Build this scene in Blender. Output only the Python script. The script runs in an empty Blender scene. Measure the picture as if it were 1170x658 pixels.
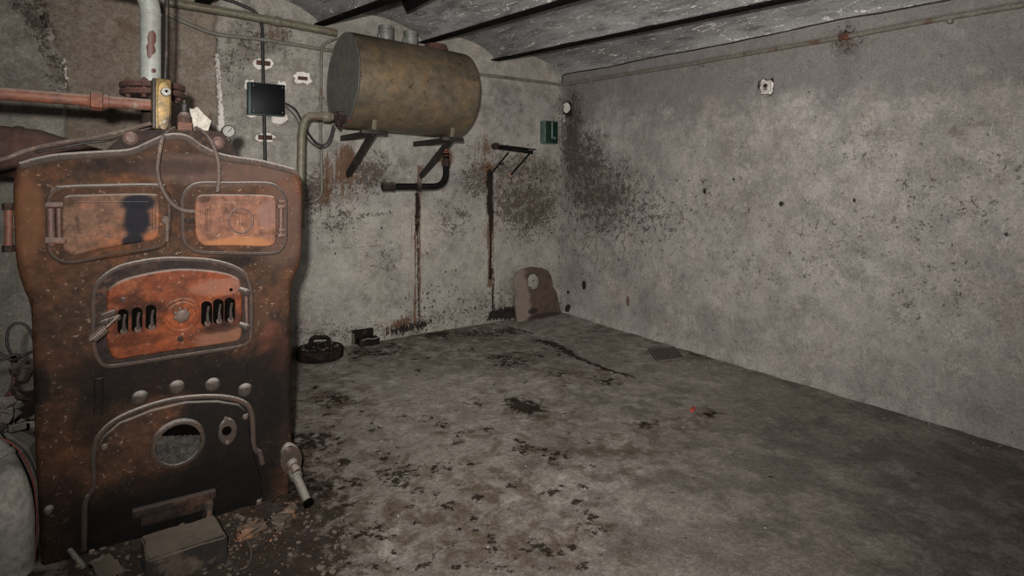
import bpy, bmesh, math, random
import numpy as np
from mathutils import Vector, Matrix
from mathutils.geometry import delaunay_2d_cdt
random.seed(7); rng = np.random.RandomState(11)
COL = bpy.context.scene.collection
# ---------------------------------------------------------------- camera model (photo frame 1170x658)
FPX, HZ, CX, EYE = 659.0, 208.0, 585.0, 1.4
TH = math.radians(35.8)
FW = np.array([math.sin(TH), math.cos(TH), 0.0]); RT = np.array([math.cos(TH), -math.sin(TH), 0.0])
CAM = np.array([0.0, 0.0, EYE])
def ray(u, v): return FW + RT*((u-CX)/FPX) + np.array([0, 0, (HZ-v)/FPX])
def onY(u, v, Y):
    d = ray(u, v); return CAM + d*(Y/d[1])
def onX(u, v, X):
    d = ray(u, v); return CAM + d*(X/d[0])
def onZ(u, v, Z):
    d = ray(u, v); return CAM + d*((Z-EYE)/d[2])
d = ray(641, 356); CORNER = CAM + d*(-EYE/d[2])
XR, YB = CORNER[0], CORNER[1]
pL = onY(340, 404, YB); pR = onX(1170, 513, XR)
FN = np.cross(pR-CORNER, pL-CORNER); FN = FN/np.linalg.norm(FN)
if FN[2] < 0: FN = -FN
def floor_z(x, y): return CORNER[2] - (FN[0]*(x-CORNER[0]) + FN[1]*(y-CORNER[1]))/FN[2]
def onF(u, v):
    d = ray(u, v); t = np.dot(CORNER-CAM, FN)/np.dot(d, FN); return CAM + d*t
def onP(u, v, p0, n):
    d = ray(u, v); return CAM + d*(np.dot(np.array(p0)-CAM, n)/np.dot(d, n))

# ---------------------------------------------------------------- node helper
def lin(c):
    if isinstance(c, str):
        c = [int(c[i:i+2], 16)/255 for i in (0, 2, 4)]
    return tuple((x/12.92 if x <= .04045 else ((x+.055)/1.055)**2.4) for x in c[:3]) + (1.0,)
class Mat:
    def __init__(s, name):
        s.m = bpy.data.materials.new(name); s.m.use_nodes = True
        s.t = s.m.node_tree; s.N = s.t.nodes; s.b = s.N['Principled BSDF']
        s.geo = s.N.new('ShaderNodeNewGeometry'); s.pos = s.geo.outputs['Position']
    def link(s, a, b): s.t.links.new(a, b)
    def _in(s, sock, v):
        if v is None: return
        if isinstance(v, bpy.types.NodeSocket): s.link(v, sock)
        else: sock.default_value = v
    def mapv(s, scale, vec=None):
        n = s.N.new('ShaderNodeMapping'); s.link(vec or s.pos, n.inputs['Vector']); n.inputs['Scale'].default_value = scale; return n.outputs[0]
    def noise(s, scale, detail=5, rough=.6, dist=0.0, vec=None):
        n = s.N.new('ShaderNodeTexNoise'); s.link(vec or s.pos, n.inputs['Vector'])
        n.inputs['Scale'].default_value = scale; n.inputs['Detail'].default_value = detail
        n.inputs['Roughness'].default_value = rough; n.inputs['Distortion'].default_value = dist
        return n.outputs['Fac']
    def vor(s, scale, feat='F1', vec=None, rnd=1.0):
        n = s.N.new('ShaderNodeTexVoronoi'); n.feature = feat; s.link(vec or s.pos, n.inputs['Vector'])
        n.inputs['Scale'].default_value = scale; n.inputs['Randomness'].default_value = rnd; return n.outputs['Distance']
    def wave(s, scale, dist, vec=None):
        n = s.N.new('ShaderNodeTexWave'); s.link(vec or s.pos, n.inputs['Vector'])
        n.inputs['Scale'].default_value = scale; n.inputs['Distortion'].default_value = dist; return n.outputs['Fac']
    def math(s, op, a, b=None, c=None, clamp=False):
        n = s.N.new('ShaderNodeMath'); n.operation = op; n.use_clamp = clamp
        s._in(n.inputs[0], a); s._in(n.inputs[1], b); s._in(n.inputs[2], c); return n.outputs[0]
    def sm(s, x, lo, hi, a=0.0, b=1.0):
        n = s.N.new('ShaderNodeMapRange'); n.interpolation_type = 'SMOOTHSTEP'
        s._in(n.inputs['Value'], x); n.inputs['From Min'].default_value = lo; n.inputs['From Max'].default_value = hi
        n.inputs['To Min'].default_value = a; n.inputs['To Max'].default_value = b; return n.outputs['Result']
    def mix(s, f, a, b):
        n = s.N.new('ShaderNodeMix'); n.data_type = 'RGBA'
        s._in(n.inputs[0], f)
        for i, v in ((6, a), (7, b)):
            if isinstance(v, (str, tuple, list)): n.inputs[i].default_value = lin(v)
            else: s.link(v, n.inputs[i])
        return n.outputs[2]
    def mulc(s, col, fac):
        n = s.N.new('ShaderNodeVectorMath'); n.operation = 'SCALE'; s.link(col, n.inputs[0]); s._in(n.inputs['Scale'], fac); return n.outputs[0]
    def attr(s, name):
        n = s.N.new('ShaderNodeAttribute'); n.attribute_name = name
        sp = s.N.new('ShaderNodeSeparateColor'); s.link(n.outputs['Color'], sp.inputs[0])
        return sp.outputs[0], sp.outputs[1], sp.outputs[2], n.outputs['Alpha']
    def sep(s, vec):
        n = s.N.new('ShaderNodeSeparateXYZ'); s.link(vec, n.inputs[0]); return n.outputs
    def blob(s, c, r, amp=.5, nz=None, soft=.25):
        """ragged ellipsoidal patch (a stain with a shape of its own) at world point c, radii r"""
        n = s.N.new('ShaderNodeVectorMath'); n.operation = 'SUBTRACT'; s.link(s.pos, n.inputs[0]); n.inputs[1].default_value = c
        k = s.N.new('ShaderNodeVectorMath'); k.operation = 'DIVIDE'; s.link(n.outputs[0], k.inputs[0]); k.inputs[1].default_value = r
        l = s.N.new('ShaderNodeVectorMath'); l.operation = 'LENGTH'; s.link(k.outputs[0], l.inputs[0])
        x = l.outputs['Value']
        if nz is not None: x = s.math('MULTIPLY_ADD', nz, amp*2, s.math('SUBTRACT', x, amp))
        return s.sm(x, 1+soft, 1-soft)
    def out(s, col, rough=.8, metal=0.0, bump=None, bs=.5, bd=.01, spec=None):
        if isinstance(col, (str, tuple, list)): s.b.inputs['Base Color'].default_value = lin(col)
        else: s.link(col, s.b.inputs['Base Color'])
        s._in(s.b.inputs['Roughness'], rough); s._in(s.b.inputs['Metallic'], metal)
        if spec is not None: s.b.inputs['Specular IOR Level'].default_value = spec
        if bump is not None:
            n = s.N.new('ShaderNodeBump'); n.inputs['Strength'].default_value = bs; n.inputs['Distance'].default_value = bd
            s.link(bump, n.inputs['Height']); s.link(n.outputs[0], s.b.inputs['Normal'])
        return s.m
def metal(name, a, b, c=None, scale=14, rough=.65, met=0.0, dust=None, dusta=.6, bs=.35, bd=.004, cth=.6, nscale=None, spec=.35, speck=None):
    """worn painted or rusty metal: two tones, patches of a third, dust lying on what faces up"""
    m = Mat(name)
    n1 = m.noise(scale, 8, .65); n2 = m.noise(scale*4.3, 6, .7); n3 = m.noise(scale*.45, 6, .6, .6)
    col = m.mix(m.sm(n1, .32, .68), a, b)
    if c: col = m.mix(m.sm(m.math('MULTIPLY_ADD', n2, .35, n3), cth+.12, cth+.24), col, c)
    col = m.mulc(col, m.sm(n2, .25, .75, .65, 1.3))
    if speck: col = m.mix(m.sm(m.noise(scale*9, 2, .5), .66, .72), col, speck)
    if dust:
        z = m.sep(m.geo.outputs['Normal'])[2]
        f = m.math('MULTIPLY', m.sm(m.math('MULTIPLY_ADD', n2, .5, z), .5, 1.15), dusta)
        col = m.mix(f, col, dust)
    return m.out(col, rough, met, m.math('ADD', n1, n2), bs, bd, spec)

# ---------------------------------------------------------------- mesh helpers
def new_obj(name, verts, faces, mat, parent=None, smooth=True):
    me = bpy.data.meshes.new(name); me.from_pydata([tuple(map(float, v)) for v in verts], [], faces); me.update()
    bm = bmesh.new(); bm.from_mesh(me); bmesh.ops.recalc_face_normals(bm, faces=bm.faces); bm.to_mesh(me); bm.free()
    if smooth:
        for p in me.polygons: p.use_smooth = True
        try: me.set_sharp_from_angle(angle=math.radians(38))
        except Exception: pass
    o = bpy.data.objects.new(name, me); COL.objects.link(o)
    if mat: me.materials.append(mat)
    if parent is not None: setparent(o, parent)
    return o
def wm(o):
    m = Matrix.LocRotScale(o.location, o.rotation_euler, o.scale)
    return wm(o.parent) @ o.matrix_parent_inverse @ m if o.parent else m
def setparent(o, p):
    o.parent = p; o.matrix_parent_inverse = wm(p).inverted()
def thing(name, label, cat, loc, group=None):
    o = bpy.data.objects.new(name, None); COL.objects.link(o); o.location = tuple(map(float, loc)); o.empty_display_size = .1
    return tag(o, label, cat, group)
def tag(o, label, cat, group=None, kind=None):
    o['label'] = label; o['category'] = cat
    if group: o['group'] = group
    if kind: o['kind'] = kind
    return o
def struct(o): o['kind'] = 'structure'; return o
class MB:
    def __init__(s): s.v = []; s.f = []
    def add(s, vs, fs):
        k = len(s.v); s.v += [tuple(map(float, v)) for v in vs]; s.f += [tuple(i+k for i in f) for f in fs]; return s
    def build(s, name, mat, parent=None, smooth=True): return new_obj(name, s.v, s.f, mat, parent, smooth)
    def box(s, c, size, rot=None, bev=0.0):
        bm = bmesh.new(); bmesh.ops.create_cube(bm, size=1.0)
        for v in bm.verts: v.co = Vector((v.co.x*size[0], v.co.y*size[1], v.co.z*size[2]))
        if bev > 0: bmesh.ops.bevel(bm, geom=list(bm.edges), offset=bev, segments=2, affect='EDGES', profile=.5)
        M = rot if rot is not None else Matrix.Identity(3)
        bm.verts.index_update(); c = Vector(tuple(map(float, c)))
        s.add([tuple(M @ v.co + c) for v in bm.verts], [tuple(v.index for v in f.verts) for f in bm.faces]); bm.free(); return s
    def beam(s, p, q, w, h, up=(0, 0, 1), bev=0.0):
        p, q = Vector(tuple(map(float, p))), Vector(tuple(map(float, q))); dz = (q-p); L = dz.length; y = dz.normalized()
        x = y.cross(Vector(up)).normalized(); z = x.cross(y)
        M = Matrix((x, y, z)).transposed()
        return s.box((p+q)/2, (w, L, h), M, bev)
    def tube(s, pts, r, n=16, caps=True, closed=False, flat=None):
        """sweep a circle (or ellipse: flat=(normal, ratio)) along points"""
        P = [np.array(p, float) for p in pts]; K = len(P)
        rs = r if isinstance(r, (list, tuple, np.ndarray)) else [r]*K
        T = []
        for i in range(K):
            a = P[(i-1) % K] if (closed or i > 0) else P[i]; b = P[(i+1) % K] if (closed or i < K-1) else P[i]
            t = b-a; T.append(t/(np.linalg.norm(t)+1e-12))
        if flat is not None: nrm = np.array(flat[0], float)
        else:
            nrm = np.array([0, 0, 1.0])
            if abs(np.dot(nrm, T[0])) > .9: nrm = np.array([0, 1.0, 0])
        vs = []
        for i in range(K):
            nrm = nrm - T[i]*np.dot(nrm, T[i]); nrm /= (np.linalg.norm(nrm)+1e-12); b = np.cross(T[i], nrm)
            for j in range(n):
                a = 2*math.pi*j/n; ra = rs[i]*(flat[1] if flat is not None else 1)
                vs.append(P[i] + nrm*math.cos(a)*ra + b*math.sin(a)*rs[i])
            if flat is not None: nrm = np.array(flat[0], float)
        fs = []
        for i in range(K if closed else K-1):
            for j in range(n):
                a, b2 = i*n+j, i*n+(j+1) % n; c, d2 = ((i+1) % K)*n+(j+1) % n, ((i+1) % K)*n+j
                fs.append((a, b2, c, d2))
        if caps and not closed:
            fs.append(tuple(range(n-1, -1, -1))); fs.append(tuple(range((K-1)*n, K*n)))
        return s.add(vs, fs)
    def lathe(s, c, axis, prof, n=32, ref=None):
        """prof: list of (distance along axis, radius)"""
        c = np.array(c, float); ax = np.array(axis, float); ax /= np.linalg.norm(ax)
        x = np.array(ref, float) if ref is not None else (np.array([0, 0, 1.0]) if abs(ax[2]) < .9 else np.array([1.0, 0, 0]))
        x = x-ax*np.dot(x, ax); x /= np.linalg.norm(x); y = np.cross(ax, x)
        vs, fs = [], []
        for (h, r) in prof:
            for j in range(n):
                a = 2*math.pi*j/n; vs.append(c+ax*h+(x*math.cos(a)+y*math.sin(a))*max(r, 1e-5))
        for i in range(len(prof)-1):
            for j in range(n): fs.append((i*n+j, i*n+(j+1) % n, (i+1)*n+(j+1) % n, (i+1)*n+j))
        fs.append(tuple(range(n-1, -1, -1))); fs.append(tuple(range((len(prof)-1)*n, len(prof)*n)))
        return s.add(vs, fs)
    def prism(s, P, back, front, r=0.006, steps=4, frame=None, hole=None):
        """outline P (list of 2D) extruded from 'back' to 'front' with a rounded front edge; frame maps (x,z,d)->3D"""
        P = np.array(P, float); n = len(P)
        area = .5*np.sum(P[:, 0]*np.roll(P[:, 1], -1)-np.roll(P[:, 0], -1)*P[:, 1])
        if area < 0: P = P[::-1]
        e = np.roll(P, -1, 0)-P; e /= (np.linalg.norm(e, axis=1, keepdims=True)+1e-9)
        nn = np.stack([-e[:, 1], e[:, 0]], 1); vn = nn+np.roll(nn, 1, 0); vn /= (np.linalg.norm(vn, axis=1, keepdims=True)+1e-9)
        fr = frame or (lambda x, z, dd: (x, YF-dd, z))
        vs, fs = [], []
        loops = [(0, back)]
        for k in range(steps+1):
            a = math.pi/2*k/steps; loops.append((r*(1-math.cos(a)), front-r+r*math.sin(a)))
        for off, dd in loops:
            for q in P+vn*off: vs.append(fr(q[0], q[1], dd))
        L = len(loops)
        for k in range(L-1):
            for j in range(n): fs.append((k*n+j, k*n+(j+1) % n, (k+1)*n+(j+1) % n, (k+1)*n+j))
        fs.append(tuple(range(n-1, -1, -1)))
        top = P+vn*loops[-1][0]
        if n <= 8: fs.append(tuple(range((L-1)*n, L*n)))
        else:
            R = delaunay_2d_cdt([Vector((float(q[0]), float(q[1]))) for q in top], [(i, (i+1) % n) for i in range(n)], [], 1, 1e-6)
            k0 = len(vs); vs += [fr(q[0], q[1], loops[-1][1]) for q in R[0]]
            orig = R[3]
            for f in R[2]:
                fs.append(tuple(((L-1)*n+orig[i][0]) if orig[i] else k0+i for i in f))
        return s.add(vs, fs)
def smooth_path(pts, k=6, closed=False):
    P = [np.array(p, float) for p in pts]; n = len(P); out = []
    for i in range(n if closed else n-1):
        if closed: p0, p1, p2, p3 = P[i-1], P[i], P[(i+1) % n], P[(i+2) % n]
        else: p0, p1, p2, p3 = P[max(i-1, 0)], P[i], P[i+1], P[min(i+2, n-1)]
        for j in range(k):
            t = j/k
            out.append(.5*((2*p1)+(-p0+p2)*t+(2*p0-5*p1+4*p2-p3)*t*t+(-p0+3*p1-3*p2+p3)*t**3))
    if not closed: out.append(P[-1])
    return out
def fillet(pts, r, k=6):
    """polyline with rounded corners"""
    P = [np.array(p, float) for p in pts]; out = [P[0]]
    for i in range(1, len(P)-1):
        a, b, c = P[i-1], P[i], P[i+1]; u = a-b; w = c-b; lu, lw = np.linalg.norm(u), np.linalg.norm(w)
        rr = min(r, lu*.45, lw*.45); s0 = b+u/lu*rr; s1 = b+w/lw*rr
        for j in range(k+1):
            t = j/k; out.append((1-t)**2*s0+2*t*(1-t)*b+t*t*s1)
    out.append(P[-1]); return out

# ---------------------------------------------------------------- stains on the big surfaces (in surface coordinates)
def poly_sd(G, poly):
    """signed distance (negative inside) of grid points G (N,2) to polygon"""
    poly = np.array(poly, float); d2 = np.full(len(G), 1e9); ins = np.zeros(len(G), bool)
    for i in range(len(poly)):
        a, b = poly[i], poly[(i+1) % len(poly)]; e = b-a; w = G-a
        t = np.clip((w@e)/(e@e+1e-12), 0, 1); q = w-t[:, None]*e; d2 = np.minimum(d2, (q**2).sum(1))
        c = ((a[1] > G[:, 1]) != (b[1] > G[:, 1]))
        xx = (b[0]-a[0])*(G[:, 1]-a[1])/((b[1]-a[1]) if abs(b[1]-a[1]) > 1e-12 else 1e-12)+a[0]
        ins ^= c & (G[:, 0] < xx)
    return np.where(ins, -1, 1)*np.sqrt(d2)
class Surf:
    """dense sheet; px(u,v)->2D surface coords; to3(p)->3D"""
    def __init__(s, A, B, px, to3):
        s.A, s.B = A, B; gx, gy = np.meshgrid(A, B, indexing='ij'); s.G = np.stack([gx.ravel(), gy.ravel()], 1)
        s.px, s.to3 = px, to3; s.f = {}
    def ch(s, k): return s.f.setdefault(k, np.zeros(len(s.G)))
    def _put(s, k, sel, val, amt):
        c = s.ch(k); c[sel] = np.maximum(c[sel], np.clip(val, 0, 1)*amt)
    def poly(s, k, pxs, w=.03, amt=1.0):
        P = np.array([s.px(*p) for p in pxs]); lo, hi = P.min(0)-w*2, P.max(0)+w*2
        sel = np.where((s.G[:, 0] > lo[0]) & (s.G[:, 0] < hi[0]) & (s.G[:, 1] > lo[1]) & (s.G[:, 1] < hi[1]))[0]
        if len(sel): s._put(k, sel, .5-poly_sd(s.G[sel], P)/(2*w), amt)
    def ell(s, k, u, v, ru, rv, w=None, amt=1.0, rot=0):
        c, sn = math.cos(math.radians(rot)), math.sin(math.radians(rot))
        pts = []
        for i in range(14):
            a = 2*math.pi*i/14; x, y = ru*math.cos(a), rv*math.sin(a); pts.append((u+x*c-y*sn, v+x*sn+y*c))
        P = np.array([s.px(*p) for p in pts]); size = (P.max(0)-P.min(0)).min()
        s.poly(k, pts, w if w else max(size*.85, .02), amt)
    def line(s, k, pxs, w, soft=None, amt=1.0):
        P = np.array([s.px(*p) for p in pxs]); soft = soft or w*.8; lo, hi = P.min(0)-w-2*soft, P.max(0)+w+2*soft
        sel = np.where((s.G[:, 0] > lo[0]) & (s.G[:, 0] < hi[0]) & (s.G[:, 1] > lo[1]) & (s.G[:, 1] < hi[1]))[0]
        if not len(sel): return
        G = s.G[sel]; d = np.full(len(G), 1e9)
        for i in range(len(P)-1):
            e = P[i+1]-P[i]; ww = G-P[i]; t = np.clip((ww@e)/(e@e+1e-12), 0, 1)
            d = np.minimum(d, np.sqrt(((ww-t[:, None]*e)**2).sum(1)))
        s._put(k, sel, .5-(d-w)/(2*soft), amt)
    def build(s, name, mat, disp=None):
        na, nb = len(s.A), len(s.B); D = disp if disp is not None else np.zeros(len(s.G))
        V = [s.to3(g[0], g[1], dd) for g, dd in zip(s.G, D)]
        F = [(i*nb+j, (i+1)*nb+j, (i+1)*nb+j+1, i*nb+j+1) for i in range(na-1) for j in range(nb-1)]
        me = bpy.data.meshes.new(name); me.from_pydata(V, [], F); me.update()
        for p in me.polygons: p.use_smooth = True
        for an, keys in (('stain', ('black', 'rust', 'white', 'mold')), ('zone', ('za', 'zb', 'zc', 'zd'))):
            at = me.color_attributes.new(an, 'FLOAT_COLOR', 'POINT')
            arr = np.stack([s.ch(k) for k in keys], 1).astype(np.float32).ravel(); at.data.foreach_set('color', arr)
        me.materials.append(mat); o = bpy.data.objects.new(name, me); COL.objects.link(o)
        return struct(o)
def vnoise(G, scale, seed=0, octaves=4):
    r = np.random.RandomState(seed); out = np.zeros(len(G)); amp = 1; tot = 0
    for o in range(octaves):
        t = r.rand(256, 256); p = G*scale+r.rand(2)*50; i = np.floor(p).astype(int); f = p-i; f = f*f*(3-2*f)
        a = t[i[:, 0] % 256, i[:, 1] % 256]; b = t[(i[:, 0]+1) % 256, i[:, 1] % 256]
        c = t[i[:, 0] % 256, (i[:, 1]+1) % 256]; e = t[(i[:, 0]+1) % 256, (i[:, 1]+1) % 256]
        out += amp*((a*(1-f[:, 0])+b*f[:, 0])*(1-f[:, 1])+(c*(1-f[:, 0])+e*f[:, 0])*f[:, 1]); tot += amp; amp *= .5; scale *= 2
    return out/tot-.5
def stain_mask(m, f, nz, amp, s=.08):
    nz = m.sm(nz, .3, .7); return m.sm(m.math('MULTIPLY_ADD', nz, amp, m.math('SUBTRACT', f, amp*.5)), .5-s, .5+s)
def axis(a, b, step, lo=None, hi=None, coarse=.25):
    x = list(np.arange(a, b+1e-6, step)); x[-1] = b
    if lo is not None: x = list(np.arange(lo, a-.01, coarse)) + x
    if hi is not None: x = x + list(np.arange(b+coarse, hi, coarse)) + [hi]
    return np.array(x)
# ================================================================ SETTING MATERIALS
def wall_material(name, base, light, dark, brown, greenish=None, warm='8d8175'):
    m = Mat(name)
    big = m.noise(1.3, 6, .6, .4); mid = m.noise(5.5, 8, .65); fine = m.noise(38, 6, .7); vf = m.noise(130, 3, .6)
    vst = m.noise(6, 6, .65, vec=m.mapv((3.2, 3.2, .5)))
    bk, ru, wh, mo = m.attr('stain'); za, zb, zc, zd = m.attr('zone')
    col = m.mix(m.sm(m.math('MULTIPLY_ADD', mid, .8, big), .62, 1.18), base, light)
    col = m.mix(m.math('MULTIPLY', m.sm(m.math('MULTIPLY_ADD', fine, .6, mid), .68, .98), .6), col, dark)
    col = m.mix(m.math('MULTIPLY', m.sm(m.noise(2.6, 7, .7, 1.0), .52, .66), .5), col, warm)
    col = m.mulc(col, m.sm(m.math('MULTIPLY_ADD', vf, .4, fine), .4, 1.0, .74, 1.22))
    pt = m.noise(3.6, 9, .78, .35); col = m.mulc(col, m.sm(pt, .34, .66, .76, 1.2))
    col = m.mix(m.math('MULTIPLY', m.sm(m.noise(4.4, 9, .76, .4, vec=m.mapv((1, 1.2, .8))), .56, .66), .38), col, '5a5654')
    sx = m.sm(m.noise(22, 3, .6, 2.5, vec=m.mapv((1, 1, .35))), .665, .69); col = m.mix(m.math('MULTIPLY', sx, .28), col, 'b5b0a8')
    # pale lime blooms and flaked patches, more of them low down
    fl = m.sm(m.math('MULTIPLY_ADD', fine, .35, mid), .70, .82)
    col = m.mix(m.math('MULTIPLY', fl, .35), col, 'a39d94')
    # short dark flecks
    z = m.sep(m.pos)[2]
    fk = m.sm(m.math('MULTIPLY_ADD', mid, .45, m.noise(24, 5, .75)), .87, .93)
    col = m.mix(m.math('MULTIPLY', fk, .75), col, '3a3632')
    fk2 = m.sm(m.math('MULTIPLY_ADD', vst, .3, m.noise(80, 3, .6)), .90, .95)
    col = m.mix(m.math('MULTIPLY', fk2, .45), col, '4c443c')
    # hairline scratches
    sc = m.sm(m.vor(3.1, 'DISTANCE_TO_EDGE', vec=m.mapv((1, 1, .7))), .006, .0)
    col = m.mix(m.math('MULTIPLY', m.math('MULTIPLY', sc, m.sm(big, .5, .6)), .35), col, '57504a')
    # exposed stone zone, darker paint band, paler smooth zone
    sn = m.noise(7, 8, .7, .8); st = m.mix(m.sm(sn, .35, .65), brown, '70665b')
    st = m.mix(m.math('MULTIPLY', m.sm(m.noise(5, 8, .75, .5), .56, .66), .6), st, '4f382c')
    st = m.mulc(st, m.sm(fine, .25, .75, .7, 1.25))
    col = m.mix(stain_mask(m, za, mid, .5, .12), col, st)
    n2 = m.noise(3.5, 6, .6)
    col = m.mix(m.math('MULTIPLY', stain_mask(m, zb, n2, .6, .3), .75), col, '5c5855')
    col = m.mix(m.math('MULTIPLY', stain_mask(m, zc, m.noise(9, 8, .72), 1.0, .4), .45), col, '8f8b85')
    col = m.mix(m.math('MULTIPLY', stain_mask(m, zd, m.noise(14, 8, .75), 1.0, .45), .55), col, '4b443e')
    # mould speckle: denser where the field is high
    sp = m.math('MULTIPLY_ADD', m.noise(16, 8, .75), .55, m.math('MULTIPLY', m.noise(60, 4, .7), .45))
    md = m.sm(m.math('ADD', m.math('MULTIPLY', mo, .19), sp), .58, .66)
    col = m.mix(m.math('MULTIPLY', md, .85), col, '332b26')
    col = m.mix(m.math('MULTIPLY', m.sm(m.math('ADD', mo, m.math('SUBTRACT', m.noise(10, 8, .75), .5)), .3, 1.2), .42), col, '4a3f38')
    col = m.mix(m.math('MULTIPLY', stain_mask(m, ru, m.math('MULTIPLY_ADD', m.noise(34, 5, .7, vec=m.mapv((1, 1, .10))), .6, m.math('MULTIPLY', fine, .4)), .8, .2), .85), col, '4b3320')
    col = m.mix(m.math('MULTIPLY', stain_mask(m, bk, m.math('MULTIPLY_ADD', m.noise(40, 5, .7, vec=m.mapv((1, 1, .14))), .6, m.math('MULTIPLY', fine, .4)), .7, .12), .95), col, '16100d')
    col = m.mix(stain_mask(m, wh, fine, .5, .06), col, 'b9b3ab')
    col = m.mulc(col, m.sm(m.noise(95, 4, .85), .34, .66, .80, 1.2))
    h = m.math('ADD', m.math('MULTIPLY', mid, 1.4), m.math('MULTIPLY_ADD', fine, .5, m.math('MULTIPLY', vf, .2)))
    return m.out(col, .93, 0, h, .55, .012, .15)
M_back = wall_material('back_wall_plaster', '6f6c64', '8b877d', '504c46', '675c51')
M_right = wall_material('right_wall_plaster', '77726d', '8b8682', '5e5954', '766859', warm='857a72')
def floor_material():
    m = Mat('concrete_floor')
    big = m.noise(.9, 6, .6, .5); mid = m.noise(4.2, 8, .66, .3); fine = m.noise(30, 6, .7); vf = m.noise(140, 3, .6)
    bk, ru, wh, mo = m.attr('stain'); za, zb, zc, zd = m.attr('zone')
    col = m.mix(m.sm(big, .38, .62), '6d665f', '7b746c')
    col = m.mix(m.math('MULTIPLY', m.sm(mid, .46, .70), .3), col, '5b5148')
    col = m.mulc(col, m.sm(fine, .25, .75, .74, 1.2))
    col = m.mix(m.math('MULTIPLY', m.sm(m.math('MULTIPLY_ADD', fine, .5, m.noise(2.2, 7, .7, .8)), .86, 1.0), .35), col, '938b82')
    sp = m.math('MULTIPLY_ADD', mid, .4, m.noise(45, 3, .6))
    col = m.mix(m.math('MULTIPLY', m.sm(sp, .86, .92), .7), col, '2e2721')
    col = m.mix(m.math('MULTIPLY', m.sm(m.math('MULTIPLY_ADD', mid, -.3, m.noise(70, 2, .5)), .56, .6), .35), col, 'a79f95')
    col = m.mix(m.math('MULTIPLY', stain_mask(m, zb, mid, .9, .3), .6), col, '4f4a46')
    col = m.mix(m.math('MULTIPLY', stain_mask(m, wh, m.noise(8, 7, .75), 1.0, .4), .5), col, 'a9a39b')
    # fine woven mark left on the screed
    wv = m.wave(70, 1.5, vec=m.mapv((1, .35, 1)))
    col = m.mix(m.math('MULTIPLY', m.math('MULTIPLY', wv, m.sm(m.math('ADD', zc, m.math('SUBTRACT', mid, .5)), .3, .9)), .35), col, '463f39')
    col = m.mix(m.math('MULTIPLY', stain_mask(m, ru, m.noise(9, 7, .7, .5), .85, .3), .66), col, '3f3020')
    col = m.mix(m.math('MULTIPLY', stain_mask(m, za, m.noise(11, 8, .72), .9, .25), .88), col, '261c15')
    col = m.mix(m.math('MULTIPLY', stain_mask(m, bk, m.noise(26, 6, .7), .9, .12), .9), col, '1a120d')
    col = m.mulc(col, m.sm(m.noise(85, 4, .85), .34, .66, .78, 1.2))
    h = m.math('ADD', m.math('MULTIPLY', mid, 1.2), m.math('MULTIPLY_ADD', fine, .6, m.math('MULTIPLY', vf, .25)))
    return m.out(col, .9, 0, h, .6, .012, .08)
M_floor = floor_material()
def ceil_material():
    m = Mat('vault_plaster')
    vec = m.mapv((1.4, .35, 1.4))
    big = m.noise(2.0, 6, .6, .5, vec=vec); mid = m.noise(9, 8, .68, vec=vec); fine = m.noise(50, 5, .7)
    col = m.mix(m.sm(big, .35, .65), '6f6d6b', '8a8886')
    col = m.mix(m.math('MULTIPLY', m.sm(mid, .45, .7), .8), col, '474442')
    col = m.mulc(col, m.sm(fine, .25, .75, .8, 1.15))
    cr = m.sm(m.noise(6, 7, .62, 4.5, vec=vec), .60, .62); col = m.mix(m.math('MULTIPLY', m.math('MULTIPLY', cr, m.sm(fine, .42, .52)), .85), col, 'c6c1bb')
    col = m.mix(m.math('MULTIPLY', m.sm(m.noise(4, 6, .6, 2, vec=vec), .6, .72), .6), col, '3a3633')
    return m.out(col, .9, 0, m.math('ADD', m.math('MULTIPLY', mid, 1.5), fine), .6, .012, .2)
M_ceil = ceil_material()

# ================================================================ BACK WALL
Zc = onY(641, 86, YB)[2]
ax = axis(-.75, XR, .012, lo=-1.6); az = axis(-.1, 2.95, .012)
bw = Surf(ax, az, lambda u, v: tuple(onY(u, v, YB)[[0, 2]]), lambda a, b, d: (a, YB-d, b))
P = bw
P.poly('za', [(30, -40), (38, 0), (50, 8), (52, 22), (60, 30), (64, 42), (60, 48), (68, 56), (73, 64), (72, 74), (75, 82), (72, 92), (77, 100), (74, 112), (76, 130), (76, 200), (246, 200), (250, 100), (246, 30), (252, -40)], .02)
P.poly('zc', [(252, 60), (640, 100), (640, 360), (340, 404), (252, 300)], .25, .62)
P.poly('white', [(247, 60), (251, 60), (253, 100), (258, 150), (252, 185), (247, 185), (250, 120)], .014, .8)
P.poly('white', [(73, 60), (76, 75), (78, 90), (74, 110), (76, 120), (72, 112), (74, 90), (70, 70)], .01, .75)
P.poly('mold', [(10, 0), (45, 0), (60, 45), (72, 80), (66, 110), (50, 60)], .08, 1.0); P.poly('zd', [(20, 0), (45, 0), (62, 50), (72, 90), (62, 110), (45, 60)], .06, 1.0); P.poly('zd', [(-10, -10), (75, -10), (75, 120), (-10, 120)], .1, .62)
P.ell('black', 52, 22, 8, 12, amt=.7); P.ell('black', 40, 47, 9, 7, amt=.6)
P.ell('mold', 300, 45, 45, 22, .1, .55); P.ell('mold', 262, 70, 20, 40, .1, .5); P.ell('rust', 320, 38, 20, 8, amt=.6)
P.ell('mold', 590, 195, 55, 22, .2, .7); P.ell('mold', 600, 235, 42, 38, .2, .8); P.ell('mold', 545, 205, 22, 25, .1, .7)
P.ell('zd', 600, 205, 40, 30, .1, .75); P.ell('zd', 615, 240, 20, 22, .1, .65)
P.ell('zb', 480, 205, 110, 40, .15, .7); P.ell('zb', 600, 130, 50, 34, .2, .8); P.ell('zb', 380, 190, 30, 45, .12, .7)
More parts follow.
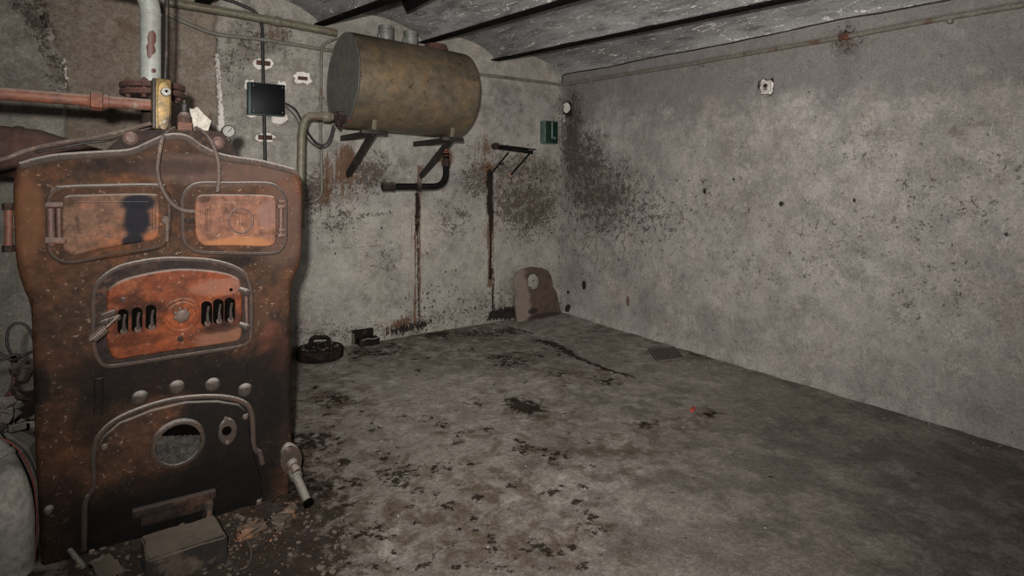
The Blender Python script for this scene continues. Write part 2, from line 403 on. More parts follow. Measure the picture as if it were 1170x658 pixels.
for (u, v, a, b, q) in ((290, 60, 40, 26, .7), (275, 120, 16, 40, .75), (330, 70, 30, 16, .6), (345, 110, 18, 20, .5), (320, 160, 30, 18, .5), (300, 25, 40, 10, .7), (430, 190, 40, 14, .6), (350, 380, 20, 26, .6), (460, 340, 60, 16, .35), (570, 120, 30, 14, .45)): P.ell('zd', u, v, a, b, .12, q)
P.line('zd', [(372, 284), (410, 282), (440, 280)], .003, .006, .9); P.line('zd', [(392, 278), (402, 268), (408, 258)], .003, .006, .8); P.line('mold', [(405, 244), (430, 246), (450, 242)], .01, .03, 1.0)
# rusty drips
P.line('rust', [(477, 212), (476, 260)], .018, .02, .95); P.line('rust', [(475, 225), (474, 372)], .009, .012)
P.line('rust', [(479, 225), (480, 374)], .010, .012); P.line('black', [(476, 222), (477, 262)], .022, .022, .95); P.line('black', [(477, 262), (479, 372)], .010, .012, .8); P.line('rust', [(467, 300), (467, 372)], .004, .006, .9); P.ell('black', 479, 372, 4, 6)
r_ = random.Random(77)
for i in range(70): P.ell('black', r_.gauss(488, 22), r_.gauss(345, 16), .6+r_.random()*.9, .6+r_.random(), .006, .9)
for i in range(60): P.ell('black', r_.uniform(345, 640), r_.uniform(160, 350), .5+r_.random()*.9, .5+r_.random(), .006, .8)
for u0, v0, v1, a_ in ((470, 225, 300, .6), (484, 215, 250, .7), (552, 200, 240, .7), (568, 205, 260, .75), (572, 300, 350, .7), (576, 305, 345, .6), (415, 195, 240, .6), (402, 200, 250, .6)): P.line('rust', [(u0, v0), (u0+1, v1)], .006, .010, a_)
P.line('rust', [(563, 240), (564, 300)], .012, .014, .85); P.line('black', [(563, 300), (565, 350)], .010, .012, .72)
P.line('black', [(474, 240), (473, 330)], .004, .009, .66)
P.line('rust', [(479, 192), (478, 222)], .03, .03, .85); P.ell('rust', 394, 203, 14, 12, amt=.85); P.ell('rust', 385, 222, 20, 14, amt=.6)
P.line('black', [(560, 198), (560, 215), (560, 242)], .040, .03); P.line('black', [(562, 236), (561, 262)], .022, .02); P.line('black', [(560, 240), (561, 275), (560, 318)], .014, .016)
P.line('rust', [(560, 190), (560, 325)], .034, .02, .8); P.line('rust', [(562, 300), (563, 352)], .010, .012); P.line('rust', [(558, 300), (559, 326)], .006, .008)
P.line('black', [(563, 330), (563, 358)], .012, .014, .8); P.line('rust', [(572, 312), (571, 350)], .006, .01, .7)
P.poly('black', [(556, 366), (560, 356), (572, 352), (590, 350), (590, 364)], .03)
P.ell('rust', 557, 170, 8, 10, amt=.9); P.ell('rust', 556, 192, 9, 8, amt=.85); P.ell('rust', 605, 180, 20, 6, amt=.5)
P.poly('black', [(430, 386), (446, 374), (470, 368), (496, 362), (496, 372), (470, 380)], .04, .75)
P.poly('rust', [(436, 378), (450, 366), (470, 360), (466, 376)], .04, .85); P.ell('rust', 362, 130, 10, 6, amt=.5)
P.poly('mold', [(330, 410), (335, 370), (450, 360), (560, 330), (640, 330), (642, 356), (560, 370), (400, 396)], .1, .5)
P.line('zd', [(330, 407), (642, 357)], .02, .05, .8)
for (u, v, a) in ((390, 250, .5), (520, 250, .5), (605, 330, .4), (440, 300, .4), (360, 220, .9), (372, 250, .5), (420, 200, .8)): P.ell('mold', u, v, 26, 26, .12, a)
P.ell('rust', 395, 185, 14, 22, .06, .85); P.ell('rust', 375, 205, 12, 30, .06, .7); P.ell('rust', 505, 180, 14, 10, .05, .75)
# knocked-out plaster round the fittings
def ragged(u, v, ru, rv, n=16, seed=0, j=.25):
    r = random.Random(seed); return [(u+ru*(1+r.uniform(-j, j))*math.copysign(abs(math.cos(a))**.6, math.cos(a)), v+rv*(1+r.uniform(-j, j))*math.copysign(abs(math.sin(a))**.6, math.sin(a))) for a in [2*math.pi*i/n for i in range(n)]]
for i, (u, v, ru, rv) in enumerate(((301, 73, 10, 6.5), (346, 89, 10, 7), (303, 157, 10, 5), (285, 97, 5, 6), (322, 99, 5, 6), (287, 128, 6, 6), (319, 135, 9, 6))):
    P.poly('white', ragged(u, v, ru, rv, seed=i), .012)
    P.poly('zd', ragged(u, v, ru*1.35, rv*1.4, seed=i+9), .03, .7)
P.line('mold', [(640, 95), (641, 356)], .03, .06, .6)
G = bw.G; disp = .012*vnoise(G, 3.0, 1)+.004*vnoise(G, 14, 2)
disp -= .05*np.clip((bw.ch('za')-.25)*2.5, 0, 1)*(1+.8*vnoise(G, 5, 5)) - .05*np.clip((bw.ch('za')-.25)*2, 0, 1)*.4*vnoise(G, 11, 4)
disp -= .006*np.clip(bw.ch('white')*2-.4, 0, 1)
disp = np.where(G[:, 0] > XR-.03, 0, disp)
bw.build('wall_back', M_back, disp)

# ================================================================ RIGHT WALL
ay = axis(.7, YB, .013, lo=-1.6); az = axis(-.15, 2.75, .013)
rw = Surf(ay, az, lambda u, v: tuple(onX(u, v, XR)[[1, 2]]), lambda a, b, d: (XR-d, a, b))
P = rw
P.poly('zb', [(640, 80), (640, 150), (700, 145), (730, 137), (810, 128), (895, 123), (1050, 107), (1200, 104), (1200, -40), (900, -40)], .16, .95)
P.line('zb', [(730, 142), (860, 128), (960, 118), (1060, 108)], .01, .03, .8)
P.ell('mold', 672, 190, 26, 50, .2, .75); P.ell('mold', 686, 222, 42, 36, .30, .85); P.ell('mold', 690, 245, 50, 34, .3, .7); P.ell('mold', 725, 235, 40, 20, .25, .75); P.ell('mold', 655, 170, 14, 40, .12, .9)
P.ell('zd', 685, 218, 36, 34, .18, .8); P.ell('zd', 660, 190, 14, 30, .12, .85); P.ell('zd', 650, 140, 10, 24, .1, .5)
P.ell('mold', 740, 250, 50, 35, .25, .55); P.ell('mold', 700, 290, 50, 30, .25, .4); P.ell('mold', 820, 240, 60, 40, .3, .3); P.ell('zd', 655, 165, 14, 60, .14, .95); P.ell('mold', 656, 160, 12, 60, .12, .8)
P.ell('zd', 1000, 153, 20, 4, .03, .75); P.ell('zd', 1110, 142, 28, 5, .04, .75); P.ell('zd', 1095, 150, 16, 9, .04, .7); P.ell('zd', 965, 161, 10, 3, .02, .6)
for (u, v, a, b, s) in ((1045, 225, 14, 12, .8), (1105, 235, 25, 14, .5), (1050, 260, 40, 20, .35), (1140, 190, 30, 14, .45), (960, 260, 60, 40, .3), (808, 214, 8, 18, .6), (880, 300, 90, 40, .25), (1075, 330, 60, 50, .3), (1000, 170, 60, 14, .35)): P.ell('mold', u, v, a, b, .12, s)
for (u, v, a, b) in ((667, 326, 2.6, 5.5), (649, 334, 1.8, 2), (649, 352, 3, 4.5), (893, 233, 3, 3), (976, 229, 2, 2), (805, 218, 2, 4), (838, 205, 2, 1.5)): P.ell('black', u, v, a, b, .012)
P.ell('rust', 717, 344, 1.5, 6, .01); P.line('rust', [(667, 331), (669, 341)], .004, .006, .8); P.ell('mold', 968, 46, 12, 14, .08, 1.0); P.ell('zd', 968, 48, 14, 16, .08, .9); P.ell('black', 966, 40, 5, 6, .02, .8)
P.ell('black', 1150, 268, 3, 2, .02)
for L in ([(958, 95), (955, 140), (950, 165)], [(985, 130), (992, 160), (996, 200)], [(1000, 45), (960, 90)], [(740, 175), (722, 193)], [(1085, 60), (1050, 85)], [(1120, 40), (1160, 95)]):
    P.line('zd', L, .002, .006, .8)
for L in ([(825, 130), (845, 146)], [(800, 90), (830, 80)], [(985, 175), (1000, 165)], [(960, 190), (985, 195)], [(1030, 180), (1022, 210)], [(870, 90), (868, 115)], [(882, 300), (872, 330)], [(1120, 310), (1150, 330)], [(905, 230), (900, 260)], [(812, 100), (826, 84)]):
    P.line('white', L, .002, .008, .52)
P.ell('zc', 980, 170, 18, 6, .06, .9); P.ell('zc', 760, 280, 70, 50, .3, .6); P.ell('zc', 930, 330, 160, 60, .4, .6); P.ell('zc', 700, 140, 26, 26, .1, .6); P.ell('zc', 1080, 400, 120, 60, .3, .6)
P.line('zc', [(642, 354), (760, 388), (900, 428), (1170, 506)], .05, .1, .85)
P.poly('white', ragged(876, 99, 7.5, 8, seed=3, j=.12), .012); P.poly('black', ragged(876, 99, 9.5, 10.5, seed=4, j=.25), .016, .75)
P.poly('black', ragged(648, 124, 6, 10, seed=5, j=.2), .03, .8)
P.poly('white', ragged(647.5, 123, 3.5, 5.5, seed=6, j=.2), .015); P.line('white', [(645, 132), (645, 139)], .008, .012, .9)
P.line('white', [(643.5, 100), (644.5, 350)], .006, .014, .56)
G = rw.G; disp = .016*vnoise(G, 1.6, 21)+.006*vnoise(G, 9, 22)
joint = [onX(640, 86, XR), onX(1087, 0, XR)]
def joint_z(y): t = (y-joint[0][1])/(joint[1][1]-joint[0][1]); return joint[0][2]+t*(joint[1][2]-joint[0][2])
fz = np.array([floor_z(XR, g[0]) for g in G]); disp += .05*np.clip(1-(G[:, 1]-fz)/.10, 0, 1)**1.5*(.6+1.2*vnoise(G, 7, 23))
disp = np.where(G[:, 0] > YB-.04, 0, disp)
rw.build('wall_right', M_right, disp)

# ================================================================ FLOOR
ax = axis(-.75, XR, .015, lo=-1.6); ay = axis(.9, YB, .015, lo=-1.6)
fl = Surf(ax, ay, lambda u, v: tuple(onF(u, v)[[0, 1]]), lambda a, b, d: (a, b, floor_z(a, b)+d))
P = fl
P.line('black', [(614, 389), (626, 391), (640, 397), (654, 405)], .045, .05); P.line('black', [(640, 398), (660, 408), (680, 417), (700, 425), (722, 430)], .022, .03)
P.ell('black', 694, 436, 8, 3); P.ell('rust', 690, 430, 14, 7)
P.line('black', [(575, 372), (610, 381)], .02, .03, .8); P.line('black', [(586, 402), (620, 407)], .02, .03, .85); P.ell('black', 578, 378, 12, 2.5)
P.poly('black', [(575, 455), (590, 454), (605, 460), (622, 464), (622, 471), (604, 474), (584, 468)], .05, .95); P.ell('rust', 618, 480, 14, 5)
for (u, v, a, b, s) in ((500, 382, 20, 3, 1), (545, 381, 22, 2, .9), (590, 413, 16, 2.5, .9), (572, 408, 10, 2.5, .9), (578, 417, 8, 2, .8), (642, 427, 10, 3, .7), (455, 541, 18, 5, .95), (456, 548, 12, 4, .9), (443, 523, 9, 6, .7), (545, 567, 5, 4, 1), (405, 551, 10, 5, .9), (500, 534, 8, 5, .8), (515, 577, 9, 4, .8), (556, 491, 6, 2.5, .9), (600, 512, 10, 4, .8), (633, 521, 12, 5, .8), (594, 506, 6, 3, .8), (535, 531, 8, 3, .7),
                        (430, 606, 16, 6, .8), (380, 455, 18, 6, .85), (616, 628, 20, 7, .7), (452, 626, 6, 5, .8), (428, 648, 4, 4, 1), (560, 616, 7, 5, .8), (680, 606, 10, 4, .7), (355, 505, 22, 10, .95), (345, 560, 20, 14, .95), (390, 527, 7, 4, .9), (740, 485, 12, 3, .7), (812, 474, 9, 3, .85), (350, 400, 30, 6, .8), (425, 403, 22, 4, .9), (450, 396, 12, 3, .8), (505, 485, 5, 2.5, .8), (523, 505, 6, 2.5, .8)): P.ell('black', u, v, a, b, None, s); P.ell('rust', u+2, v+1, a*1.7+3, b*1.8+2, None, .72)
for (u, v, a, b, s) in ((520, 600, 70, 28, .8), (565, 560, 50, 20, .7), (620, 622, 60, 22, .75), (440, 585, 50, 24, .7), (480, 545, 40, 14, .6), (440, 535, 40, 20, .7), (370, 458, 40, 14, .85), (350, 486, 26, 12, .7), (375, 430, 34, 8, .5), (620, 525, 60, 18, .6), (700, 515, 50, 18, .7), (740, 530, 40, 10, .6), (540, 505, 50, 12, .45), (600, 465, 44, 12, .6), (650, 640, 60, 18, .6), (420, 620, 40, 20, .8), (560, 400, 60, 10, .5), (780, 480, 40, 10, .5), (960, 440, 40, 8, .4), (350, 520, 26, 20, .8)): P.ell('rust', u, v, a, b, None, s)
P.poly('za', [(300, 540), (350, 520), (385, 560), (395, 600), (400, 640), (380, 690), (60, 700), (60, 600)], .14, .95)
P.poly('za', [(-20, 420), (60, 430), (60, 680), (-20, 700)], .1, .95)
P.ell('zb', 930, 540, 200, 60, .6, .85); P.ell('zb', 1080, 560, 160, 60, .5, .9); P.ell('zb', 780, 570, 120, 50, .5, .7); P.ell('zb', 720, 470, 110, 30, .5, .45); P.ell('zb', 1100, 500, 120, 22, .3, .6); P.ell('zb', 650, 515, 50, 26, .25, .65)
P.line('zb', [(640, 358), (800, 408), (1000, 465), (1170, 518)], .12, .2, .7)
P.ell('zc', 900, 600, 240, 60, .6, .95); P.ell('zc', 1000, 530, 180, 40, .6, .7); P.ell('zc', 650, 600, 80, 40, .5, .4)
for (u, v, a, b, s) in ((532, 402, 10, 3, .9), (450, 628, 22, 14, .75), (470, 415, 24, 6, .5), (660, 366, 40, 9, .9), (610, 378, 60, 9, .8), (500, 400, 90, 10, .7), (740, 400, 60, 14, .65), (560, 440, 120, 22, .6), (370, 418, 26, 5, .8), (812, 436, 28, 1.5, .7), (560, 425, 50, 10, .4), (480, 450, 40, 10, .45), (520, 475, 50, 10, .4), (440, 500, 30, 8, .4), (660, 560, 60, 20, .4)): P.ell('white', u, v, a, b, None, s)  # wide pale ovals towards the far corner paint brighter light into the floor
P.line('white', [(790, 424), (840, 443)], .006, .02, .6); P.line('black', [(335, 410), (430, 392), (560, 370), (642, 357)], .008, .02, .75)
P.poly('rust', [(765, 400), (790, 398), (815, 410), (800, 414)], .05, .7); P.ell('black', 795, 400, 8, 2, .03, .9)
r = random.Random(5)
for i in range(240):
    u = r.uniform(350, 680); v = r.uniform(395, 655); a = r.uniform(1.5, 5)*(.5+(v-330)/300); P.ell('black' if r.random() < .6 else 'rust', u, v, a, a*.45, None, r.uniform(.55, .95))
for i in range(40):
    u = r.uniform(680, 1150); v = r.uniform(460, 655); a = r.uniform(1, 3)*(.5+(v-330)/300); P.ell('black', u, v, a, a*.4, None, r.uniform(.4, .6))
G = fl.G; disp = .012*vnoise(G, 1.2, 31)+.004*vnoise(G, 9, 32)+.006*np.clip(fl.ch('black')-.3, 0, 1)+.02*np.clip(fl.ch('za')-.3, 0, 1)*(.5+vnoise(G, 9, 33)*2)
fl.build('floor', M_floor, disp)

# unseen sides of the cellar, behind and beside the photographer
def plain_wall(name, quad, mat): return struct(new_obj(name, quad, [(0, 1, 2, 3)], mat, smooth=False))
plain_wall('wall_left', [(-1.6, -1.6, -.25), (-1.6, YB+.02, -.25), (-1.6, YB+.02, 3.05), (-1.6, -1.6, 3.05)], M_back)
plain_wall('wall_front', [(-1.6, -1.6, -.25), (XR+.02, -1.6, -.25), (XR+.02, -1.6, 3.05), (-1.6, -1.6, 3.05)], M_right)

# ================================================================ CEILING: plaster vaults between steel beams
def spring(u0, v0, uv1, dz=.10):
    a = onY(u0, v0, YB); b = onZ(uv1[0], uv1[1], a[2]-dz); k = (-1.6-a[1])/(b[1]-a[1]); return a, a+(b-a)*k
lines = [spring(565, 68, (890, 0)), spring(483, 48, (645, 0)), spring(365, 27, (440, 0))]
dx = [lines[0][0][0]-lines[1][0][0], lines[1][0][0]-lines[2][0][0]]
a, b = lines[-1]
for k in (1, 2, 3): lines.append((a+np.array([-.88*k, 0, .0]), b+np.array([-.84*k, 0, .0])))
jw = (np.array([XR, YB, joint_z(YB)]), np.array([XR, -1.6, joint_z(-1.6)]))
seq = [jw]+lines
vs, fs = [], []; NA, NL = 28, 60
rises = [.13, .13, .16, .17, .17, .17]
for bi in range(len(seq)-1):
    (a0, a1), (b0, b1) = seq[bi], seq[bi+1]; base = len(vs)
    for i in range(NL+1):
        t = i/NL; A = a0+(a1-a0)*t; B = b0+(b1-b0)*t
        A = A.copy(); B = B.copy()
        for j in range(NA+1):
            s = j/NA; p = A*(1-s)+B*s; an = s*math.pi
            p[2] += rises[bi]*(math.sin(an)**.75) + .004*math.sin(7*t*6+s*5+bi) + .0035*math.sin(23*t*4+s*11)
            p[1] = max(min(p[1], YB+.0), -1.6); vs.append(p)
    for i in range(NL):
        for j in range(NA):
            k = base+i*(NA+1)+j; fs.append((k, k+1, k+NA+2, k+NA+1))
struct(new_obj('ceiling', vs, fs, M_ceil))
M_beam = metal('shade_black_steel', '0b0a0a', '121010', '1a1512', 9, .85, .0, bs=.3, spec=.05)  # shadow bands along the joists are put into this near-black steel colour
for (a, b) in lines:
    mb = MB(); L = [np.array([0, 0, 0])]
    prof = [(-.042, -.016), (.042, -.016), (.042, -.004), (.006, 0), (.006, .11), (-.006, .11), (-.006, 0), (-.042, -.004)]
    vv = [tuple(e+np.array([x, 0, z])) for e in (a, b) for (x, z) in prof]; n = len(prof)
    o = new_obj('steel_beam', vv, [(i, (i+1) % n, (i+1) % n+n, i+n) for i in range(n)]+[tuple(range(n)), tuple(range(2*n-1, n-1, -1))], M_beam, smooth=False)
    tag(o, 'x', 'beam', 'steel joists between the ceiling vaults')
beams = [o for o in COL.objects if o.name.startswith('steel_beam')]
for o, l in zip(beams, ['black steel joist in the ceiling nearest the right wall', 'black steel joist in the ceiling directly above the horizontal tank', 'black steel joist in the ceiling left of the tank, above the thick olive pipe', 'black steel joist in the ceiling above the boiler', 'black steel joist in the ceiling left of the boiler', 'black steel joist in the ceiling by the left wall']): o['label'] = l
# ================================================================ MATERIALS OF THE THINGS
def boiler_material(name, a, b, c, soot, dusta=.55, extra=()):
    m = Mat(name)
    n1 = m.noise(6, 8, .68, .3); n2 = m.noise(26, 7, .7); n3 = m.noise(2.2, 6, .65, .8); n4 = m.noise(70, 3, .6)
    col = m.mix(m.sm(n1, .34, .66), a, b)
    col = m.mix(m.math('MULTIPLY', m.sm(m.math('MULTIPLY_ADD', n2, .3, n3), .62, .78), .8), col, c)
    col = m.mix(m.math('MULTIPLY', m.sm(m.math('MULTIPLY_ADD', n1, .5, m.noise(12, 7, .7, 1.0)), .78, .9), .55), col, '221915')
    col = m.mulc(col, m.sm(n2, .25, .75, .6, 1.35))
    col = m.mix(m.math('MULTIPLY', m.sm(n4, .62, .7), .35), col, '8a7868')
    for (c0, r0, colr, amt, amp) in extra:
        col = m.mix(m.math('MULTIPLY', m.blob(c0, r0, amp, n3 if amp > .6 else n1), amt), col, colr)
    for (c0, r0, amt) in soot:
        col = m.mix(m.math('MULTIPLY', m.blob(c0, r0, .75, m.noise(5, 8, .72, .5), .35), amt), col, '0c0a09')
    z = m.sep(m.geo.outputs['Normal'])[2]
    f = m.math('MULTIPLY', m.sm(m.math('MULTIPLY_ADD', n2, .55, z), .45, 1.1), dusta)
    col = m.mix(f, col, '8b857e')
    return m.out(col, .72, .0, m.math('ADD', n1, m.math('MULTIPLY', n2, .7)), .7, .009, .1)
b0 = onF(60, 645); YF = b0[1]
def bf(u, v, off=0.0): return onY(u, v, YF-off)
def b2(u, v, off=0.0): p = bf(u, v, off); return (p[0], p[2])
def bc(u, v): return tuple(bf(u, v))
PXM = (bf(300, 300)[0]-bf(200, 300)[0])/100           # metres per photo pixel on the boiler front
M_boil = boiler_material('rusty_cast_iron', '3a261a', '2b1f17', '462a19',
    [(bc(270, 470), (.20, .3, .30), .93), (bc(180, 425), (.28, .3, .12), .85), (bc(250, 560), (.28, .3, .16), .95), (bc(110, 480), (.07, .3, .10), .6), (bc(320, 460), (.06, .3, .34), .7),
     (bc(150, 600), (.22, .3, .12), .9), (bc(45, 440), (.03, .3, .08), .8), (bc(180, 560), (.30, .3, .09), .8), (bc(200, 620), (.36, .3, .10), .85), (bc(70, 600), (.1, .3, .14), .55), (bc(262, 300), (.09, .3, .03), .75), (bc(170, 190), (.24, .3, .035), .5), (bc(205, 235), (.05, .3, .1), .35), (bc(100, 425), (.12, .3, .05), .5)],  # soot; the low blobs also paint in the shade at the boiler foot
    extra=[(bc(325, 250), (.10, .3, .2), '42312a', .7, .7), (bc(250, 195), (.3, .3, .06), '443630', .6, .7), (bc(30, 250), (.05, .3, .16), '573a27', .55, .7), (bc(310, 400), (.06, .3, .12), '553024', .5, .7)])
M_doorL = boiler_material('dusty_pink_rust', '513a2e', '5a4436', '653e29', [(bc(80, 227), (.04, .3, .03), .5)], extra=[(bc(178, 278), (.06, .3, .05), '70432b', .8, .5), (bc(158, 231), (.058, .3, .034), '101116', .97, .3), (bc(156, 250), (.044, .3, .07), '101116', .97, .3), (bc(152, 276), (.036, .3, .036), '101116', .97, .3)])
M_doorR = boiler_material('ochre_rust', '5e4033', '53392e', '684630', [(bc(232, 226), (.02, .3, .02), .5)], extra=[(bc(305, 245), (.05, .3, .06), '5c4640', .7, .7), (bc(270, 278), (.14, .3, .03), '7c5234', .7, .6)])
M_doorF = boiler_material('orange_red_rust', '65321b', '4f2a1b', '6a3e28', [(bc(165, 350), (.08, .3, .025), .7), (bc(156, 364), (.09, .3, .05), .55), (bc(250, 357), (.09, .3, .05), .55), (bc(145, 340), (.05, .3, .02), .6), (bc(160, 385), (.11, .3, .02), .45), (bc(250, 372), (.08, .3, .022), .7), (bc(255, 340), (.06, .3, .015), .5)],
    extra=[(bc(262, 385), (.12, .3, .05), '5b4234', .7, .8), (bc(258, 325), (.12, .3, .03), '6a4c40', .5, .9)])
M_hinge = metal('hinge_iron', '3f2c26', '4c372f', '5c3828', 22, .6, .1, dust='857d75', dusta=.8)
M_cstud = metal('dusty_cast_stud', '3a322d', '2c2521', None, 22, .85, 0, dust='857f79', dusta=.9, spec=.15)
M_stud = metal('stud_iron', '4c3e36', '3e3029', None, 30, .75, .05, dust='7f7871', dusta=.7)
M_black = Mat('black_void'); M_black = M_black.out('070605', .95, spec=0.0)
M_dust = metal('dusty_iron_rib', '33271f', '28201b', '3c281f', 25, .8, 0, dust='8d8780', dusta=.95)
M_soot = metal('sooty_iron', '1d1715', '2a201b', '3c2a20', 12, .85, .0, dust='5a534d', dusta=.5, spec=.15)
M_spring = metal('spring_steel', '6c5f56', '544840', None, 30, .5, .5)
M_grey_pipe = metal('grey_pipe_paint', '7b7f7d', '6d7170', '5f6363', 10, .5, 0, cth=.75, bs=.15, dust='9d9a95', dusta=.4)
M_orange = metal('red_lead_pipe', '633a28', '513329', '5b5147', 11, .65, 0, dust='7d7168', dusta=.8)
M_rust = metal('deep_rust', '42281f', '31201a', '553020', 20, .85, .0, dust='7b6657', dusta=.5)
M_brass = metal('aged_brass', '6a5630', '3c3122', '26201a', 18, .5, .5, bs=.2)
M_chrome = metal('dull_nickel', '6d6963', '504c47', None, 20, .5, .4)
M_darkmetal = metal('dark_metal', '1e1b19', '2a2521', '3c322a', 20, .55, .3)
M_flue = metal('flue_brown', '3a2722', '48302a', '2b1e1b', 6, .8, 0, dust='5d4a42', dusta=.5)
M_olive = metal('olive_pipe_paint', '5c5747', '504b3e', '4a3b2a', 13, .55, .1, dust='8c867a', dusta=.45, cth=.62)
M_greypl = metal('painted_wall_pipe', '5f5b51', '524e46', '4a3a2e', 16, .6, 0, dust='7d7972', dusta=.4)
M_cable = metal('dusty_cable', '463a33', '3b302a', '54493f', 20, .8, 0, dust='6f665f', dusta=.5)
M_blackcable = metal('black_cable', '161414', '221f1e', None, 20, .6)
M_tank = Mat('tank_paint'); m = M_tank
n1 = m.noise(3.2, 8, .65, .3); n2 = m.noise(14, 8, .7); n3 = m.noise(55, 4, .6); z = m.sep(m.pos)[2]
col = m.mix(m.sm(n1, .36, .64), '5d5140', '4e463a'); col = m.mix(m.math('MULTIPLY', m.sm(m.noise(5, 8, .7, .8), .5, .66), .7), col, '6a553a')
col = m.mulc(col, m.sm(n2, .25, .75, .78, 1.2)); col = m.mix(m.math('MULTIPLY', m.sm(n3, .64, .7), .6), col, '4a3a28')
col = m.mix(m.math('MULTIPLY', m.sm(m.math('MULTIPLY_ADD', n3, .4, m.noise(9, 5, .7)), .84, .88), .85), col, '33241a')
sprd = m.sm(m.math('MULTIPLY_ADD', n2, .16, z), 2.53, 2.60); col = m.mix(m.math('MULTIPLY', sprd, .9), col, '2d221d')
M_tank = m.out(col, m.sm(n2, .3, .7, .36, .58), .35, n2, .15, .003, .5)
M_tankend = metal('tank_end_metal', '5e5e58', '53534d', '67624f', 7, .5, .25, bs=.2, cth=.66)
M_white = metal('chipped_white', 'c2bbb0', 'aaa398', None, 30, .85, 0)
M_lag = metal('pipe_lagging', '8e8a82', '7b7770', '565350', 9, .95, 0, bs=.8, cth=.6)
M_brick = metal('sooty_firebrick', '3c322a', '4a3f35', '1d1815', 14, .95, 0, bs=.7, cth=.5, dust='6a5f53', dusta=.6)
M_brickO = metal('broken_red_brick', '7e5a40', '5e4030', '241b17', 18, .95, 0, bs=.9, cth=.45, dust='75675b', dusta=.3)
M_cast = metal('black_cast_weight', '100e0d', '191513', '2b201a', 16, .8, .0, dust='2c2622', dusta=.5, spec=.05)

# ================================================================ BOILER
boiler = thing('cast_iron_boiler', 'large rusty sectional cast iron boiler with three doors and sooty lower front', 'boiler', bf(190, 600))
OUT = [(46, 646), (44, 600), (40, 530), (38, 460), (36, 390), (34, 352), (24, 325), (17, 296), (15, 250), (14, 215), (17, 194), (27, 183), (48, 178), (90, 174), (140, 171), (160, 167), (176, 158), (196, 153), (212, 154), (228, 165), (240, 173), (262, 179), (300, 184), (328, 188), (342, 196), (347, 212), (347, 250), (346, 292), (339, 315), (334, 333), (334, 400), (335, 480), (334, 540), (330, 582)]
out2 = smooth_path([b2(*p) for p in OUT[:-1]], 3) + [np.array(b2(*OUT[-1]))]
# let both feet reach the floor
def zfl(x): return floor_z(x, YF)
out2 = [np.array(q) for q in out2]
out2[0] = np.array([out2[0][0], zfl(out2[0][0])-.01]); out2.append(np.array([out2[-1][0], zfl(out2[-1][0])-.01]))
m0 = MB().prism(out2, -.16, 0, .032, 6)
# the embossed arch over the ash pit, pads and ribs cast in one with the front
def ridge(pxs, r, off=0.0, k=5, flat=.55): return smooth_path([bf(u, v, off) for u, v in pxs], k)
m0.build('front_section', M_boil, boiler)
rb = MB()
rb.tube(ridge([(97, 628), (97, 600), (98, 574), (104, 563), (108, 552), (107, 530), (108, 512), (114, 497), (134, 479), (172, 463), (211, 454.5), (250, 453), (275, 458), (286, 468), (289, 485), (290, 510), (297, 518), (300, 530)], 0), .0105, 10, flat=((0, -1, 0), .9))
rb.build('ash_pit_arch', M_dust, boiler)
pn = MB()
inner = [(99, 628), (100, 575), (109, 553), (110, 514), (117, 499), (136, 482), (174, 467), (212, 458), (248, 457), (272, 461), (282, 470), (286, 500), (290, 520), (298, 545), (298, 600)]
ip = [b2(*p) for p in inner]; ip[0] = (ip[0][0], zfl(ip[0][0])); ip[-1] = (ip[-1][0], zfl(ip[-1][0])-.0)
pn.prism(ip, -.01, .012, .008, 3).build('ash_pit_plate', M_boil, boiler)
for (u, v) in ((160, 454), (202, 442), (243, 439), (280, 445)):
    s = MB().lathe(bf(u, v), (0, -1, .25), [(-.01, .030), (.002, .029), (.010, .024), (.016, .015), (.018, .004)], 20); s.build('cast_stud', M_cstud, boiler)
    MB().tube([bf(u, v-13, -.004), bf(u-1, v-38, -.006)], .010, 8, flat=((0, -1, 0), .7)).build('cast_rib', M_boil, boiler)
MB().tube([bf(113, 432, -.002), bf(112, 478, -.004)], .016, 8, flat=((0, -1, 0), .7)).build('cast_rib', M_boil, boiler)
# sight hole full of clinker
c = bf(203.5, 505); R0 = .083
h = MB().lathe(c+np.array([0, -.01, 0]), (0, -1, 0), [(0, R0+.014), (.012, R0+.012), (.018, R0+.004), (.018, R0-.004), (-.03, R0-.006)], 40)
h.f = h.f[:-1]; h.f = h.f[:-1]; h.build('round_port_rim', M_dust, boiler)
MB().lathe(c+np.array([0, .0, 0]), (0, -1, 0), [(.0, R0), (.0135, R0-.001)], 40).build('port_opening', M_black, boiler)
cl = MB(); r = random.Random(3)
bmr = bmesh.new(); 
gx = np.linspace(-1, 1, 36)
vsx, fsx, idx = [], [], {}
for i, a in enumerate(gx):
    for j, b in enumerate(gx):
        if a*a+b*b < 1.0 and b < .45-.22*a:
            idx[(i, j)] = len(vsx); e = .002+.010*r.random(); vsx.append(c+np.array([a*R0*.97, -.014-e, b*R0*.97]))
for (i, j) in idx:
    q = [(i, j), (i+1, j), (i+1, j+1), (i, j+1)]
    if all(k in idx for k in q): fsx.append(tuple(idx[k] for k in q))
M_clk = metal('clinker', '403c38', '25221f', '4e4944', 40, .95, 0, bs=.9)
new_obj('clinker_fill', vsx, fsx, M_clk, boiler, smooth=False)
